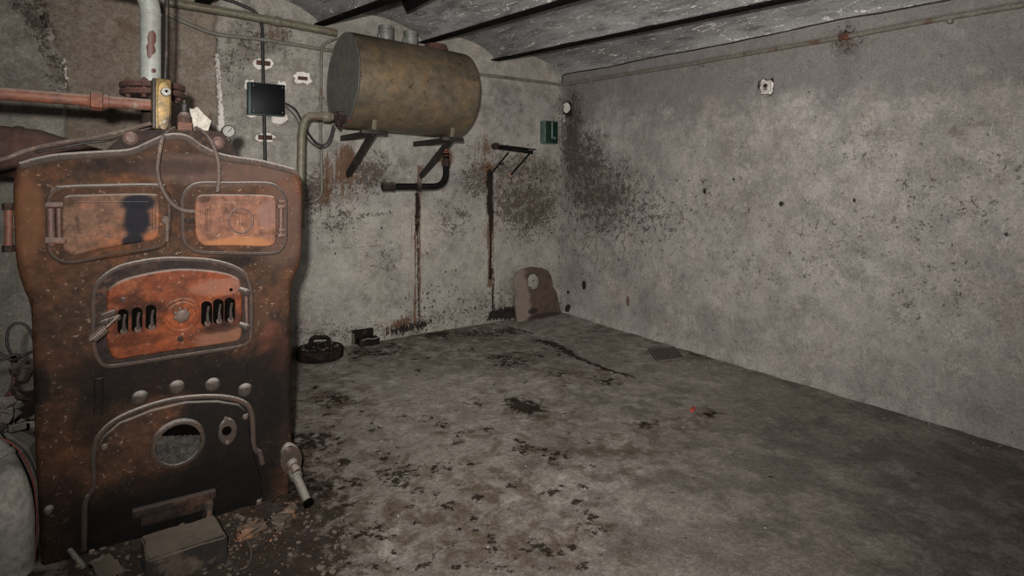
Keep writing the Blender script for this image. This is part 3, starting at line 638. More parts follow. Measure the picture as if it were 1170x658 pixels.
# oval flange with a hole
def oval(u, v, ru, rv, d, name, mat, par, rot=0):
    cc = b2(u, v); P = []
    for i in range(28):
        a = 2*math.pi*i/28; x, y = ru*PXM*math.cos(a)*(1-.25*abs(math.sin(a))**3), rv*PXM*math.sin(a)
        P.append((cc[0]+x*math.cos(rot)-y*math.sin(rot), cc[1]+x*math.sin(rot)+y*math.cos(rot)))
    return MB().prism(P, 0, d, .006).build(name, mat, par)
of = oval(259, 491, 11, 17, .028, 'inspection_flange', M_dust, boiler)
MB().lathe(bf(259, 492, .028), (0, -1, 0), [(-.004, .019), (.004, .018), (.004, .012)], 20).build('flange_hole', M_black, of)
for (u, v) in ((258, 478), (260, 505)): MB().lathe(bf(u, v, .028), (0, -1, 0), [(0, .009), (.008, .009), (.01, .006)], 6).build('flange_bolt', M_stud, of)
for (u, v) in ((279.5, 475), (119.5, 509), (295, 572), (105, 629), (56, 582), (149, 158), (247, 163)):
    if v < 200: continue
    MB().lathe(bf(u, v, .0), (0, -1, 0), [(0, .016), (.008, .015), (.014, .010), (.022, .009), (.024, .004)], 14).build('bolt_head', M_stud, boiler)
MB().beam(bf(150, 583, -.01), bf(245, 559, -.01), .10, .03, (0, 0, 1), .006).beam(bf(160, 592, .0), bf(243, 571, .0), .05, .05, (0, 0, 1), .008).build('ash_door_sill', M_soot, boiler)
# back sections
body = MB()
inn = [q for q in out2]
cen = np.mean(np.array(inn), 0)
for k in range(6):
    y0 = -.17-.16*k; S = [cen+(q-cen)*np.array([.93, .965])-np.array([0, .015]) for q in inn]
    body.prism(S, y0-.15, y0, .02, 3)
body.build('rear_sections', M_boil, boiler)
hp = MB().prism([b2(120, 172, -.06), b2(145, 150, -.06), (b2(200, 148, -.06)), b2(252, 150, -.06), b2(276, 182, -.06), b2(276, 200, -.06), b2(120, 200, -.06)], -.10, -.05, .004)
hump = hp.build('top_plate', M_soot, boiler)
for (u, v) in ((149, 158), (249, 163)):
    MB().lathe(onY(u, v, YF+.055), (0, -1, 0), [(0, .026), (.006, .026), (.010, .018), (.02, .017), (.022, .006)], 20).build('bolt_head', M_hinge, hump)
# ridge that runs over the crown of the front section
MB().tube(smooth_path([bf(24, 190, -.006), bf(60, 181, -.006), bf(110, 177, -.006), bf(150, 174, -.006), bf(172, 165, -.006), bf(192, 157, -.006), bf(212, 158, -.006), bf(230, 170, -.006), bf(255, 180, -.006), bf(300, 187, -.006), bf(335, 196, -.006)], 5), .016, 10, flat=((0, -1, 0), .9)).build('crown_ridge', M_dust, boiler)
# side lug
MB().tube([bf(10, 234, -.03), bf(10, 286, -.03)], .012, 12).build('tie_rod', M_orange, boiler)
for v in (236, 284): MB().lathe(bf(10, v, -.03), (0, 0, 1), [(-.012, .019), (.012, .019)], 6).build('tie_nut', M_soot, boiler)
MB().tube([bf(10, 260, -.03), bf(24, 260, -.03)], .010, 8).build('tie_lug', M_soot, boiler)

def ring(pxs, r, off, name, mat, par, k=4, n=12, flat=.75):
    return MB().tube(smooth_path([bf(u, v, off) for u, v in pxs], k, True), r, n, closed=True, flat=((0, -1, 0), flat)).build(name, mat, par)
def plate(pxs, back, front, r, name, mat, par, k=4, off=None):
    o = front if off is None else off
    return MB().prism(smooth_path([b2(u, v, o) for u, v in pxs], k, True), back, front, r).build(name, mat, par)
def clamp(u, v, w, h, off, par, mat=None, rot=0):
    cc = bf(u, v, off); M = Matrix.Rotation(rot, 3, 'Y')
    MB().box(cc, (w*PXM, .024, h*PXM), M, .006).build('hinge_knuckle', mat or M_hinge, par)
def circle_px(u, v, r, n=36): return [(u+r*math.cos(2*math.pi*i/n), v+r*math.sin(2*math.pi*i/n)) for i in range(n)]

# upper left flue door
dfr = [(53, 240), (54, 225), (62, 215), (78, 212), (120, 211), (178, 210), (190, 216), (195, 230), (195, 262), (191, 276), (178, 285), (130, 292), (84, 301), (66, 299), (55, 288), (53, 265)]
door = plate([(52, 240), (53, 225), (61, 214), (78, 211), (178, 209), (191, 215), (196, 230), (196, 262), (192, 277), (178, 286), (84, 302), (65, 299), (54, 288), (52, 265)], 0, .024, .014, 'left_flue_door', M_boil, boiler)
door['label'] = 'upper left door, dusty pink with a black paint patch'
ring([(u+(2.5 if u < 120 else -2.5), v+(2.5 if v < 255 else -2.5)) for u, v in dfr], .0085, .018, 'door_frame', M_dust, door)
plate([(70, 240), (71, 229), (78, 223), (100, 222), (172, 221), (181, 226), (183, 240), (182, 266), (178, 273), (168, 276), (120, 284), (86, 292), (75, 289), (71, 280)], .01, .034, .012, 'door_panel', M_doorL, door)
ring(circle_px(127, 256, 14, 24), .0036, .0345, 'raised_circle', M_doorL, door, k=1, n=6)
MB().tube([bf(86, 231, .034), bf(170, 231, .034)], .0022, 6).build('raised_line', M_doorL, door)
MB().tube([bf(176, 236, .036), bf(176, 262, .036)], .006, 8).build('grip_bar', M_doorL, door)
MB().tube([bf(58, 238, .03), bf(59, 280, .03)], .013, 12).build('hinge_pin', M_hinge, door)
MB().tube([bf(67, 238, .03), bf(68, 278, .03)], .009, 12).build('hinge_leaf', M_hinge, door)
clamp(62, 234, 17, 6, .036, door); clamp(63, 275, 19, 7, .036, door, rot=.1)
lt = MB().lathe(bf(189, 251, .03), (0, -1, 0), [(-.02, .012), (.0, .012), (.004, .015), (.012, .014), (.016, .005)], 18).build('latch_knob', M_stud, door)
MB().tube([bf(191, 254, .036), bf(191, 276, .036)], .0075, 10).build('latch_bar', M_stud, lt)
# upper right flue door
door = plate([(208, 226), (216, 214), (229, 209), (305, 209), (319, 215), (327, 229), (327, 275), (322, 285), (311, 290), (232, 289), (217, 284), (209, 272)], 0, .024, .014, 'right_flue_door', M_boil, boiler)
door['label'] = 'upper right door, ochre rust with a small round emblem'
ring([(209, 240), (209, 226), (217, 215), (229, 210), (265, 210), (305, 210), (318, 216), (326, 229), (326, 250), (326, 274), (321, 284), (311, 289), (270, 289), (232, 288), (218, 283), (210, 272)], .0085, .018, 'door_frame', M_dust, door)
plate([(223, 250), (223, 231), (227, 224), (236, 222), (270, 222), (308, 223), (315, 228), (316, 250), (316, 273), (312, 280), (304, 282), (270, 281), (238, 281), (229, 278), (224, 270)], .01, .044, .010, 'door_panel', M_doorR, door)
ring(circle_px(275, 252, 14, 28), .0045, .0445, 'emblem_ring', M_hinge, door, k=1, n=6)
for du in (-6, -2, 2, 6): MB().tube([bf(275+du, 246, .044), bf(275+du, 259, .044)], .0034, 6).build('emblem_bar', M_doorR, door)
ring([(240, 232), (275, 232), (308, 232), (308, 250), (308, 271), (275, 272), (240, 271), (240, 250)], .0028, .0442, 'raised_line', M_doorR, door, k=1, n=6)
MB().tube([bf(236, 238, .046), bf(236, 264, .046)], .0055, 8).build('grip_bar', M_doorR, door)
MB().tube([bf(321, 236, .03), bf(321, 270, .03)], .009, 12).build('hinge_pin', M_hinge, door)
for v in (236, 269): clamp(321.5, v, 11, 5, .038, door); clamp(321.5, v-6, 9, 4, .034, door)
for v in (230, 270): MB().lathe(bf(217, v, .008), (0, -1, 0), [(0, .009), (.008, .008), (.012, .003)], 12).build('bolt_head', M_stud, door)
MB().box(bf(217, 252, .02), (.04, .03, .022), None, .007).build('latch_catch', M_soot, door)
# fire door
door = plate([(106, 345), (108, 329), (119, 315), (141, 303), (180, 296), (215, 295.5), (250, 299), (276, 309), (286, 324), (288, 382), (283, 393), (265, 398), (200, 408), (124, 419), (111, 409), (106, 390)], 0, .026, .016, 'fire_door', M_soot, boiler)
door['label'] = 'large middle fire door, orange with arched top and air slots'
ring([(107, 365), (107, 345), (109, 330), (120, 316), (142, 304), (180, 297), (215, 296.5), (250, 300), (275, 310), (285, 325), (287, 350), (286, 382), (281, 392), (265, 397), (232, 402), (200, 407), (160, 413), (125, 418), (112, 408), (107, 390)], .010, .018, 'door_frame', M_dust, door)
plate([(122, 365), (122, 339), (127, 328), (145, 318), (180, 310), (212, 307), (248, 310), (269, 316), (276, 325), (277, 350), (277, 380), (273, 389), (262, 392), (230, 397), (200, 401), (160, 407), (134, 411), (126, 403), (122, 390)], .01, .046, .012, 'door_panel', M_doorF, door)
for i, (u, v) in enumerate(((140.5, 367), (156.5, 365), (172.5, 362), (236, 358), (249.5, 355.5), (262.5, 354))):
    P = [b2(u+6.2*math.cos(a), v+(-9 if math.sin(a) > 0 else 10)-5.0*math.sin(a), .046) for a in [2*math.pi*k/20+.01 for k in range(20)]]
    so = MB().prism(P, .03, .0475, .0015, 2).build('air_slot', M_black, door)
    MB().tube([bf(u+1.5, v+11, .05), bf(u+1, v, .052), bf(u+2.5, v-8, .05)], [.008, .0045, .005], 8).build('slot_bar', M_cstud, so)
    MB().lathe(bf(u+1, v+11.5, .049), (0, -1, 0), [(0, .012), (.004, .011), (.006, .005)], 12).build('slot_foot', M_stud, so)
disc = MB().lathe(bf(207.5, 359.5, .045), (0, -1, 0), [(0, .067), (.005, .066), (.007, .062), (.005, .058), (.005, .052), (.009, .050), (.010, .02)], 44).build('air_regulator_disc', M_doorF, door)
kb = MB().lathe(bf(207.5, 360, .055), (0, -1, 0), [(0, .012), (.008, .014), (.010, .022), (.022, .024), (.028, .018), (.030, .006)], 24)
kb.build('regulator_knob', M_stud, disc)
for k in range(7):
    a = 2*math.pi*k/7; p = bf(207.5, 360, .075)+np.array([.023*math.cos(a), 0, .023*math.sin(a)]); MB().lathe(p, (0, -1, 0), [(-.012, .006), (.0, .007), (.006, .004)], 8).build('knob_lobe', M_stud, disc)
MB().lathe(bf(264, 331, .046), (0, -1, 0), [(0, .007), (.004, .006)], 12).build('rivet', M_black, door)  # flat black disc added to stand for a small dark hole
MB().lathe(bf(206, 387, .044), (0, -1, 0), [(0, .011), (.010, .010), (.013, .004)], 12).build('rivet', M_soot, door)
MB().lathe(bf(141, 342, .044), (0, -1, 0), [(0, .009), (.008, .007)], 12).build('rivet', M_dust, door)
for (u, v) in ((117, 347), (118, 401)): MB().lathe(bf(u, v, .012), (0, -1, 0), [(0, .014), (.012, .012), (.016, .005)], 12).build('bolt_head', M_soot, door)
MB().tube([bf(281, 336, .035), bf(282, 372, .035)], .008, 12).build('hinge_pin', M_hinge, door)
for v in (333, 373): MB().tube([bf(273, v-3, .046), bf(280, v, .05), bf(283, v+2, .04)], [.010, .015, .014], 10).build('hinge_knuckle', M_dust, door)
for (p, q) in (((116, 362), (132, 356)), ((122, 367), (138, 362)), ((115, 370), (124, 366))): MB().beam(bf(*p, .04), bf(*q, .055), .02, .022, (0, 1, 0), .006).build('latch_fork', M_dust, door)
hd = MB().tube([bf(134, 362, .07), bf(121, 374, .085)], .005, 8).build('latch_lever', M_spring, door)
# coil grip
p0, p1 = bf(121, 374, .085), bf(104, 388, .10); dd = (p1-p0); L = np.linalg.norm(dd); dd /= L; xx = np.cross(dd, [0, 1, 0]); xx /= np.linalg.norm(xx); yy = np.cross(dd, xx)
MB().tube([p0+dd*L*t/110+.0165*math.sin(min(1, (t/110)*6, (1-t/110)*6+.5)*1.57)*(xx*math.cos(t*2*math.pi/14.0)+yy*math.sin(t*2*math.pi/14.0)) for t in range(111)], .0042, 8).build('coil_grip', M_spring, hd)
# drain flange and pipe at the lower right corner
fo = oval(331, 523, 14, 22, .03, 'drain_flange', M_dust, boiler, rot=.15)
MB().lathe(bf(329, 514, .03), (0, -1, 0), [(0, .013), (.012, .012), (.014, .005)], 6).build('flange_bolt', M_stud, fo)
MB().lathe(bf(334, 531, .03), (.25, -1, -.5), [(-.01, .028), (.012, .026), (.014, .018), (.03, .018), (.03, .022), (.045, .021)], 18).build('drain_union', M_stud, fo)
q0, q1 = bf(337, 541, .05), bf(352, 574, .17); dq = (q1-q0)/np.linalg.norm(q1-q0)
MB().lathe(q0, dq, [(-.02, .022), (0, .026), (.02, .026), (.02, .019), (np.linalg.norm(q1-q0), .018)], 20).build('drain_pipe', M_greypl, fo)
MB().lathe(q1, dq, [(-.006, .021), (.012, .021), (.012, .013), (.0, .011)], 20).build('pipe_end', M_black, fo)

# ================================================================ FIREBRICKS AND RUBBLE AT THE FOOT
def block(name, pxs, h, mat, label, cat, group=None, jag=.006, seed=0):
    """brick from its four top-face corners as seen, resting on the floor"""
    r = random.Random(seed)
    P = []
    for (u, v) in pxs:
        d = ray(u, v); q = None
        t = 1.0
        for _ in range(40):
            q = CAM+d*t; zt = floor_z(q[0], q[1])+h; t = (zt-EYE)/d[2]
        P.append(CAM+d*t)
    bm = bmesh.new(); top = [bm.verts.new(tuple(p)) for p in P]; bot = [bm.verts.new((p[0], p[1], floor_z(p[0], p[1])-.004)) for p in P]
    bm.faces.new(top); bm.faces.new(bot[::-1])
    for i in range(4): bm.faces.new((top[i], bot[i], bot[(i+1) % 4], top[(i+1) % 4]))
    bmesh.ops.recalc_face_normals(bm, faces=bm.faces)
    bmesh.ops.bevel(bm, geom=list(bm.edges), offset=.006, segments=2, affect='EDGES')
    bmesh.ops.triangulate(bm, faces=bm.faces); bmesh.ops.subdivide_edges(bm, edges=[e for e in bm.edges if e.calc_length() > .03], cuts=2, use_grid_fill=True)
    for v in bm.verts: v.co += Vector((r.uniform(-1, 1), r.uniform(-1, 1), r.uniform(-1, 1)))*jag*.5
    vs = [tuple(v.co) for v in bm.verts]; bm.verts.index_update(); fs = [tuple(v.index for v in f.verts) for f in bm.faces]; bm.free()
    o = new_obj(name, vs, fs, mat, None, True); return tag(o, label, cat, group)
block('firebrick', [(161, 612), (246, 588), (259, 612), (168, 640)], .11, M_brick, 'large sooty firebrick block on the floor before the boiler ash pit', 'brick', seed=1)
block('firebrick', [(270, 601), (300, 592), (306, 598), (276, 608)], .04, M_brickO, 'broken orange brick at the boiler foot right of the firebrick block', 'brick', seed=2, jag=.02)
block('firebrick', [(306, 592), (326, 583), (334, 590), (314, 600)], .04, M_brick, 'sooty broken brick below the boiler drain flange', 'brick', seed=3, jag=.02)
block('firebrick', [(322, 580), (338, 572), (345, 580), (328, 588)], .035, M_brickO, 'orange brick fragment beneath the drain pipe', 'brick', seed=4, jag=.015)
block('firebrick', [(232, 572), (243, 569), (244, 586), (236, 588)], .10, M_brickO, 'small pale orange brick chip behind the firebrick block', 'brick', seed=5, jag=.008)
block('firebrick', [(100, 640), (128, 632), (146, 652), (112, 664)], .035, M_brick, 'flat sooty brick piece left of the firebrick block', 'brick', seed=6, jag=.015)
st = MB().tube([onF(62, 624)+np.array([0, 0, .06]), onF(96, 652)+np.array([0, 0, .012])], .009, 8).build('metal_rod', M_greypl); tag(st, 'short pale grey rod leaning on the floor by the boiler left foot', 'rod')
def grit(name, region, n, s0, s1, mat, label, seed, kind='stuff'):
    r = random.Random(seed); mb = MB(); P = np.array(region, float); lo, hi = P.min(0), P.max(0); k = 0
    while k < n:
        u, v = r.uniform(lo[0], hi[0]), r.uniform(lo[1], hi[1])
        if poly_sd(np.array([[u, v]]), P)[0] > 0: continue
        p = onF(u, v); s = s0*(s1/s0)**(r.random()**2.2)
        if p[0] < -1.4 or p[1] > YB-.02: continue
        M = Matrix.Rotation(r.uniform(0, 6), 3, 'Z') @ Matrix.Rotation(r.uniform(-.6, .6), 3, 'X')
        bm = bmesh.new(); bmesh.ops.create_icosphere(bm, subdivisions=1, radius=s)
        for q in bm.verts: q.co = M @ Vector((q.co.x*r.uniform(.8, 1.5), q.co.y*r.uniform(.6, 1), q.co.z*r.uniform(.4, .8)))+Vector(tuple(p+np.array([0, 0, s*.35+.006])))
        bm.verts.index_update(); mb.add([tuple(q.co) for q in bm.verts], [tuple(q.index for q in f.verts) for f in bm.faces]); bm.free(); k += 1
    o = mb.build(name, mat, None, False); return tag(o, label, 'rubble', None, kind)
grit('sooty_grit', [(60, 600), (330, 585), (370, 560), (400, 610), (390, 660), (50, 665)], 420, .003, .016, M_brick, 'dark soot grit and crumbs scattered around the boiler foot', 1)
grit('pale_crumbs', [(330, 420), (420, 400), (700, 400), (900, 500), (900, 655), (330, 655)], 90, .0014, .006, M_lag, 'tiny pale crumbs strewn over the open concrete floor', 2)
grit('brick_crumbs', [(240, 590), (350, 560), (372, 600), (330, 625), (250, 640)], 90, .003, .011, M_brickO, 'orange brick crumbs strewn right of the firebrick block', 3)
grit('wall_foot_grit', [(335, 412), (430, 395), (500, 385), (500, 400), (345, 432)], 220, .003, .010, M_brick, 'dark grit along the foot of the back wall around the cast weight', 4)
grit('wall_foot_flakes', [(650, 363), (700, 378), (1170, 517), (1170, 528), (690, 388), (650, 370)], 130, .002, .007, M_lag, 'pale flakes of plaster fallen along the foot of the right wall', 6)
# ================================================================ PIPES AND FITTINGS ON THE BOILER
YG = YF+.42                                            # plane of the riser pipe
fc = onY(172, 103, YG)
px = lambda Y, u=172: (onY(u+50, 100, Y)[0]-onY(u-50, 100, Y)[0])/100
k = px(YG)
rp = thing('riser_pipe', 'thick grey painted riser pipe with a rust patch on its bolted flange above the boiler', 'pipe', onY(172, 112, YG))
zb, zt = onY(172, 92, YG)[2], onY(172, 6, YG)[2]
pp = [(fc[0]+.005, YG, fc[2]), (fc[0]+.005, YG, zt)]
el = fillet([(fc[0], YG, fc[2]), (fc[0], YG, zt+.088), (fc[0]-1.1, YG+.02, zt+.12)], .13, 10)
mg = Mat('riser_pipe_paint'); n1 = mg.noise(9, 7, .65); n2 = mg.noise(35, 5, .7)
col = mg.mix(mg.sm(n1, .35, .65), '7b7d77', '6b6d68'); col = mg.mulc(col, mg.sm(n2, .2, .8, .8, 1.15))
for (u, v, a, b) in ((174, 43, 5, 11), (173, 55, 5.5, 8), (176, 80, 3, 3), (171, 60, 3, 7)):
    c = onY(u, v, YG-.06); col = mg.mix(mg.blob(tuple(c), (a*k, .2, b*k), .35, mg.noise(22, 5, .7), .08), col, '3f2219')
col = mg.mix(mg.math('MULTIPLY', mg.sm(n2, .66, .7), .7), col, '3c2f2a')
M_riser = mg.out(col, .5, 0, n2, .2, .003, .4)
MB().tube(el, 12.3*k, 28).build('pipe', M_riser, rp)
MB().lathe((fc[0], YG, onY(172, 16, YG)[2]), (0, 0, 1), [(-.006, 12.3*k), (-.004, 12.9*k), (.004, 12.9*k), (.006, 12.3*k)], 28).build('weld_seam', M_riser, rp)
zf = fc[2]
for dz, nm in ((.022, 'upper_flange'), (-.010, 'lower_flange')):
    MB().lathe((fc[0]+.01, YG, zf+dz-.02), (0, 0, 1), [(0, 37*k), (.003, 38*k), (.021, 38*k), (.024, 37*k), (.025, 14*k)], 40).build(nm, M_rust, rp)
for j in range(8):
    a = 2*math.pi*(j+.5)/8; q = np.array([fc[0]+.01+31*k*math.cos(a), YG+31*k*math.sin(a), zf])
    MB().lathe(q, (0, 0, 1), [(-.045, .011), (-.032, .011), (-.032, .007), (.025, .007), (.025, .012), (.036, .012), (.036, .006), (.042, .005)], 6).build('flange_bolt', M_rust, rp)
MB().lathe((fc[0]+.01, YG, zf-.03), (0, 0, -1), [(0, 14*k), (.10, 14*k), (.16, 17*k), (.17, 17*k)], 28).build('pipe_stub', M_soot, rp)
dp = MB().tube([onY(188, 106, YG+.09), onY(190, 60, YG+.09), onY(191, -14, YG+.09)], .010, 10); o = dp.build('thin_riser_pipe', M_darkmetal); tag(o, 'thin black vertical pipe just right of the thick grey riser', 'pipe')

YO = YF+.20; ko = px(YO, 100)
op = thing('feed_pipe', 'horizontal red-lead coloured pipe with a hexagon union entering from the left', 'pipe', onY(100, 128, YO))
A0, A1 = onY(-90, 100, YO), onY(186, 121, YO)
MB().tube([A0, A0*.5+A1*.5, A1], 8.6*ko, 24).build('pipe', M_orange, op)
axd = (A1-A0)/np.linalg.norm(A1-A0); tt = (onY(111, 114.5, YO)-A0)@axd; cc = A0+axd*tt
MB().lathe(cc, axd, [(-8*ko, 9*ko), (-7*ko, 13.5*ko), (6*ko, 13.5*ko), (7*ko, 11*ko)], 8).build('union_nut', M_orange, op)
MB().lathe(cc, axd, [(7*ko, 10*ko), (13*ko, 10.5*ko), (14*ko, 8*ko)], 20).build('union_collar', M_orange, op)
MB().lathe(cc-axd*8*ko, axd, [(-3*ko, 9*ko), (0, 10.5*ko)], 20).build('union_collar', M_orange, op)

YR = YF+.13
tr = thing('temperature_regulator', 'upright brass regulator box with nickel screw on top of the boiler', 'regulator', onY(184, 150, YR))
p0, p1 = onY(173, 90, YR), onY(195, 149, YR); cz = (p0+p1)/2
mb = MB().box(cz, (p1[0]-p0[0], .07, p0[2]-p1[2]), Matrix.Rotation(.0, 3, 'Y'), .008); mb.build('housing', M_brass, tr)
MB().box(cz+np.array([-.4*(p1[0]-p0[0]), -.037, 0]), (.012, .012, (p0[2]-p1[2])*.98), None, .003).build('side_flange', M_darkmetal, tr)
pl = onY(190, 126, YR-.04); MB().prism([(x, z) for x, z in smooth_path([(onY(181, 98, YR-.04)[0], onY(181, 98, YR-.04)[2]), (onY(193, 98, YR-.04)[0], onY(193, 98, YR-.04)[2]), (onY(193, 138, YR-.04)[0], onY(193, 143, YR-.04)[2]), (onY(181, 138, YR-.04)[0], onY(181, 143, YR-.04)[2])], 5, True)], -.004, .004, .003, frame=lambda x, z, dd: (x, YR-.037-dd, z)).build('face_plate', M_brass, tr)
c = onY(189.5, 105, YR-.045)
MB().lathe(c, (0, -1, 0), [(-.01, .019), (.006, .019), (.010, .016), (.010, .011), (.018, .011), (.019, .005)], 24).build('screw_dial', M_chrome, tr)
MB().lathe(c, (0, -1, 0), [(.017, .006), (.0195, .006)], 6).build('screw_socket', M_black, tr)
MB().lathe(onY(187.5, 139, YR-.04), (0, -1, 0), [(0, .006), (.003, .005)], 12).build('rivet', M_chrome, tr)

YS = YF+.16
sv = thing('safety_valve', 'small copper-footed valve stub with black cap right of the brass regulator', 'valve', onY(210, 151, YS))
ks = px(YS, 210)
b = onY(210.5, 152, YS)
MB().box(b+np.array([0, 0, 7*ks]), (17*ks, .06, 13*ks), None, .005).build('copper_block', metal('copper_block', '5f3a2c', '4c3228', None, 20, .7, .1, dust='857a70', dusta=.5), sv)
MB().lathe(b+np.array([0, 0, 12*ks]), (0, 0, 1), [(0, 9*ks), (9*ks, 8.5*ks), (13*ks, 6*ks), (15*ks, 5*ks)], 20).build('valve_body', M_dust, sv)
MB().lathe(b+np.array([0, 0, 26*ks]), (0, 0, 1), [(0, 4.6*ks), (1*ks, 5.2*ks), (11*ks, 5.2*ks), (12*ks, 4*ks), (12*ks, 3*ks), (17*ks, 2.6*ks)], 20).build('valve_cap', M_darkmetal, sv)
MB().tube([b+np.array([-4*ks, 0, 38*ks]), b+np.array([4*ks, 0, 38*ks])], 1.6*ks, 8).build('cap_pin', M_darkmetal, sv)

YC = YF+.22
P = [(217, 123), (221, 124), (226, 121), (233, 129), (242, 138), (239, 146), (237, 152), (229, 151), (222, 149), (219, 136)]
o = MB().prism([(onY(u, v, YC)[0], onY(u, v, YC)[2]) for u, v in P], 0, .008, .003, 3, frame=lambda x, z, dd: (x, YC-dd+.25*(z-onY(220, 150, YC)[2]), z)).build('plaster_flake', metal('plaster_flake', '9a958a', '8a8478', None, 18, .9, 0, bs=.4)); tag(o, 'pale angular flake of plaster standing on the boiler top right of the valve', 'flake')

YM = YF+.25; km = px(YM, 261)
pg = thing('pressure_gauge', 'small round pressure gauge with white dial standing behind the boiler crown', 'gauge', onY(261, 168, YM))
c = onY(261.3, 150, YM)
MB().lathe(c, (0, -1, 0), [(-.03, 6*km), (-.025, 7.8*km), (.004, 8*km), (.007, 7.6*km), (.007, 6.6*km), (.003, 6.4*km)], 32).build('gauge_case', M_darkmetal, pg)
dl = MB().lathe(c, (0, -1, 0), [(.001, 6.5*km), (.0035, 6.4*km)], 32).build('dial', metal('gauge_dial', '6a6963', '5c5a54', None, 20, .5, 0), pg)
for j in range(9):
    a = math.radians(225-270*j/8); q = c+np.array([0, -.004, 0]); dv = np.array([math.cos(a), 0, math.sin(a)])
    MB().beam(q+dv*4.6*km, q+dv*5.9*km, .0018, .001, (0, 1, 0)).build('dial_mark', M_black, dl)
MB().beam(c+np.array([-1.5*km, -.006, -1.5*km]), c+np.array([3.2*km, -.006, 3.2*km]), .0025, .0015, (0, 1, 0)).build('needle', M_black, dl)
MB().lathe(c+np.array([0, 0, -7*km]), (0, 0, -1), [(0, 2*km), (3*km, 2*km), (3*km, 3*km), (6*km, 3*km), (6*km, 1.8*km), (24*km, 1.8*km)], 10).build('gauge_stem', M_darkmetal, pg)

def cable(name, pts, r, mat, label, cat='cable', k=6, group=None):
    o = MB().tube(smooth_path(pts, k), r, 10).build(name, mat); return tag(o, label, cat, group)
cable('capillary_cable', [bf(-70, 196, .03), bf(0, 183, .03), bf(30, 172, .02), bf(70, 163, -.01), bf(110, 157, -.03), bf(150, 147, -.08), bf(172, 141, -.10)], .0078, M_cable, 'thick dusty brown cable running from the left edge to the brass regulator')
cable('capillary_cable', [bf(40, 174, -.03), bf(75, 168, -.05), bf(100, 163, -.05), bf(125, 160, -.06), bf(150, 152, -.12), bf(172, 146, -.12)], .005, M_darkmetal, 'thin dark cable lying under the thick brown one at the boiler top left')
cable('probe_cable', [bf(199, 146, -.10), bf(190, 152, -.04), bf(185, 160, .03), bf(182, 175, .045), bf(180, 195, .045), bf(185, 215, .04), bf(196, 232, .04), bf(208, 240, .04), bf(223, 242, .045)], .0075, M_cable, 'dusty brown cable looping down between the two upper boiler doors')
cable('probe_cable', [bf(224, 146, -.12), bf(232, 151, -.05), bf(240, 160, .02), bf(246, 172, .04), bf(250, 190, .04), bf(250, 207, .04), bf(248.5, 219, .045)], .0078, M_cable, 'dusty brown cable hanging straight down onto the right upper boiler door')

YFL = YF+.95
fp = thing('flue_pipe', 'wide dark brown sheet metal flue pipe behind the boiler on the left', 'pipe', onY(-20, 208, YFL))
kf = px(YFL, 50)
MB().tube([onY(-110, 163, YFL), onY(40, 176, YFL), onY(90, 190, YFL), onY(200, 215, YFL)], [36*kf, 36*kf, 34*kf, 28*kf], 32).build('flue_body', M_flue, fp)
MB().lathe(onY(20, 174, YFL), (1, 0, -.05), [(-.02, 36.5*kf), (-.01, 38*kf), (.01, 38*kf), (.02, 36.5*kf)], 32).build('flue_seam', M_flue, fp)

# ================================================================ LAGGED PIPE AND WIRES LEFT OF THE BOILER
YL = YF+.02; kl = px(YL, 20)
lp = thing('lagged_pipe', 'fat pale grey lagged pipe bending to the floor left of the boiler', 'pipe', onY(0, 655, YL))
pts = fillet([onY(-150, 470, YL+.35), onY(-60, 487, YL+.12), onY(0, 560, YL), onY(4, 690, YL)], .22, 10)
zf0 = floor_z(pts[-1][0], YL); pts = [p for p in pts if p[2] > zf0+.01]; pts.append(np.array([pts[-1][0], YL, zf0+.005]))
MB().tube(pts, 39*kl, 36).build('lagging', M_lag, lp)
n = len(pts)
def band(i, f, nm='lagging_band'):
    p = np.array(pts[i])*(1-f)+np.array(pts[i+1])*f; dd = np.array(pts[i+1])-np.array(pts[i]); dd /= np.linalg.norm(dd)
    MB().lathe(p, dd, [(-.012, 39*kl), (-.009, 41*kl), (.009, 41*kl), (.012, 39*kl)], 36).build(nm, M_lag, lp)
for f in (3, 9, 13): band(f, .3)
MB().lathe(onY(8, 622, YL-39*kl+.03), (0, -1, 0), [(-.02, 13*kl), (.004, 13*kl), (.012, 12*kl), (.014, 10*kl)], 20).build('torn_patch', M_black, lp)
cable('red_wire', [onY(-20, 496, YL-.12), onY(5, 502, YL-.13), onY(22, 515, YL-.13), onY(35, 540, YL-.10), onY(41, 570, YL-.08), onY(42, 605, YL-.06), onY(40, 640, YL-.05)], .0024, metal('red_insulation', '5e2d26', '502822', None, 20, .6, 0), 'thin red wire hanging over the fat lagged pipe', 'wire')
cable('black_wire', [onY(-30, 395, YF+.15), onY(0, 404, YF+.13), onY(15, 411, YF+.12), onY(36, 402, YF+.08)], .005, M_blackcable, 'upper black wire crossing the gap left of the boiler', 'wire')
cable('black_wire', [onY(-30, 418, YF+.12), onY(0, 412, YF+.10), onY(18, 405, YF+.10), onY(36, 412, YF+.08)], .005, M_blackcable, 'lower black wire crossing the gap left of the boiler', 'wire')
cable('black_wire', [onY(14, 408, YF+.3), onY(8, 392, YF+.3), onY(10, 376, YF+.3), onY(20, 369, YF+.3), onY(32, 374, YF+.3), onY(40, 392, YF+.3)], .005, M_blackcable, 'black wire looped upward left of the boiler', 'wire')
r = random.Random(9)
mb = MB()
for i in range(46):
    u = r.uniform(-30, 40); p = onY(u, r.uniform(455, 490)+(0 if u > 8 else 3), YF+r.uniform(.12, .5)); s = r.uniform(.015, .045); zf1 = floor_z(p[0], p[1])
    M = Matrix.Rotation(r.uniform(0, 6), 3, 'Z') @ Matrix.Rotation(r.uniform(-1, 1), 3, 'X'); mb.box(p, (s*1.6, s, s*.8), M, s*.15)
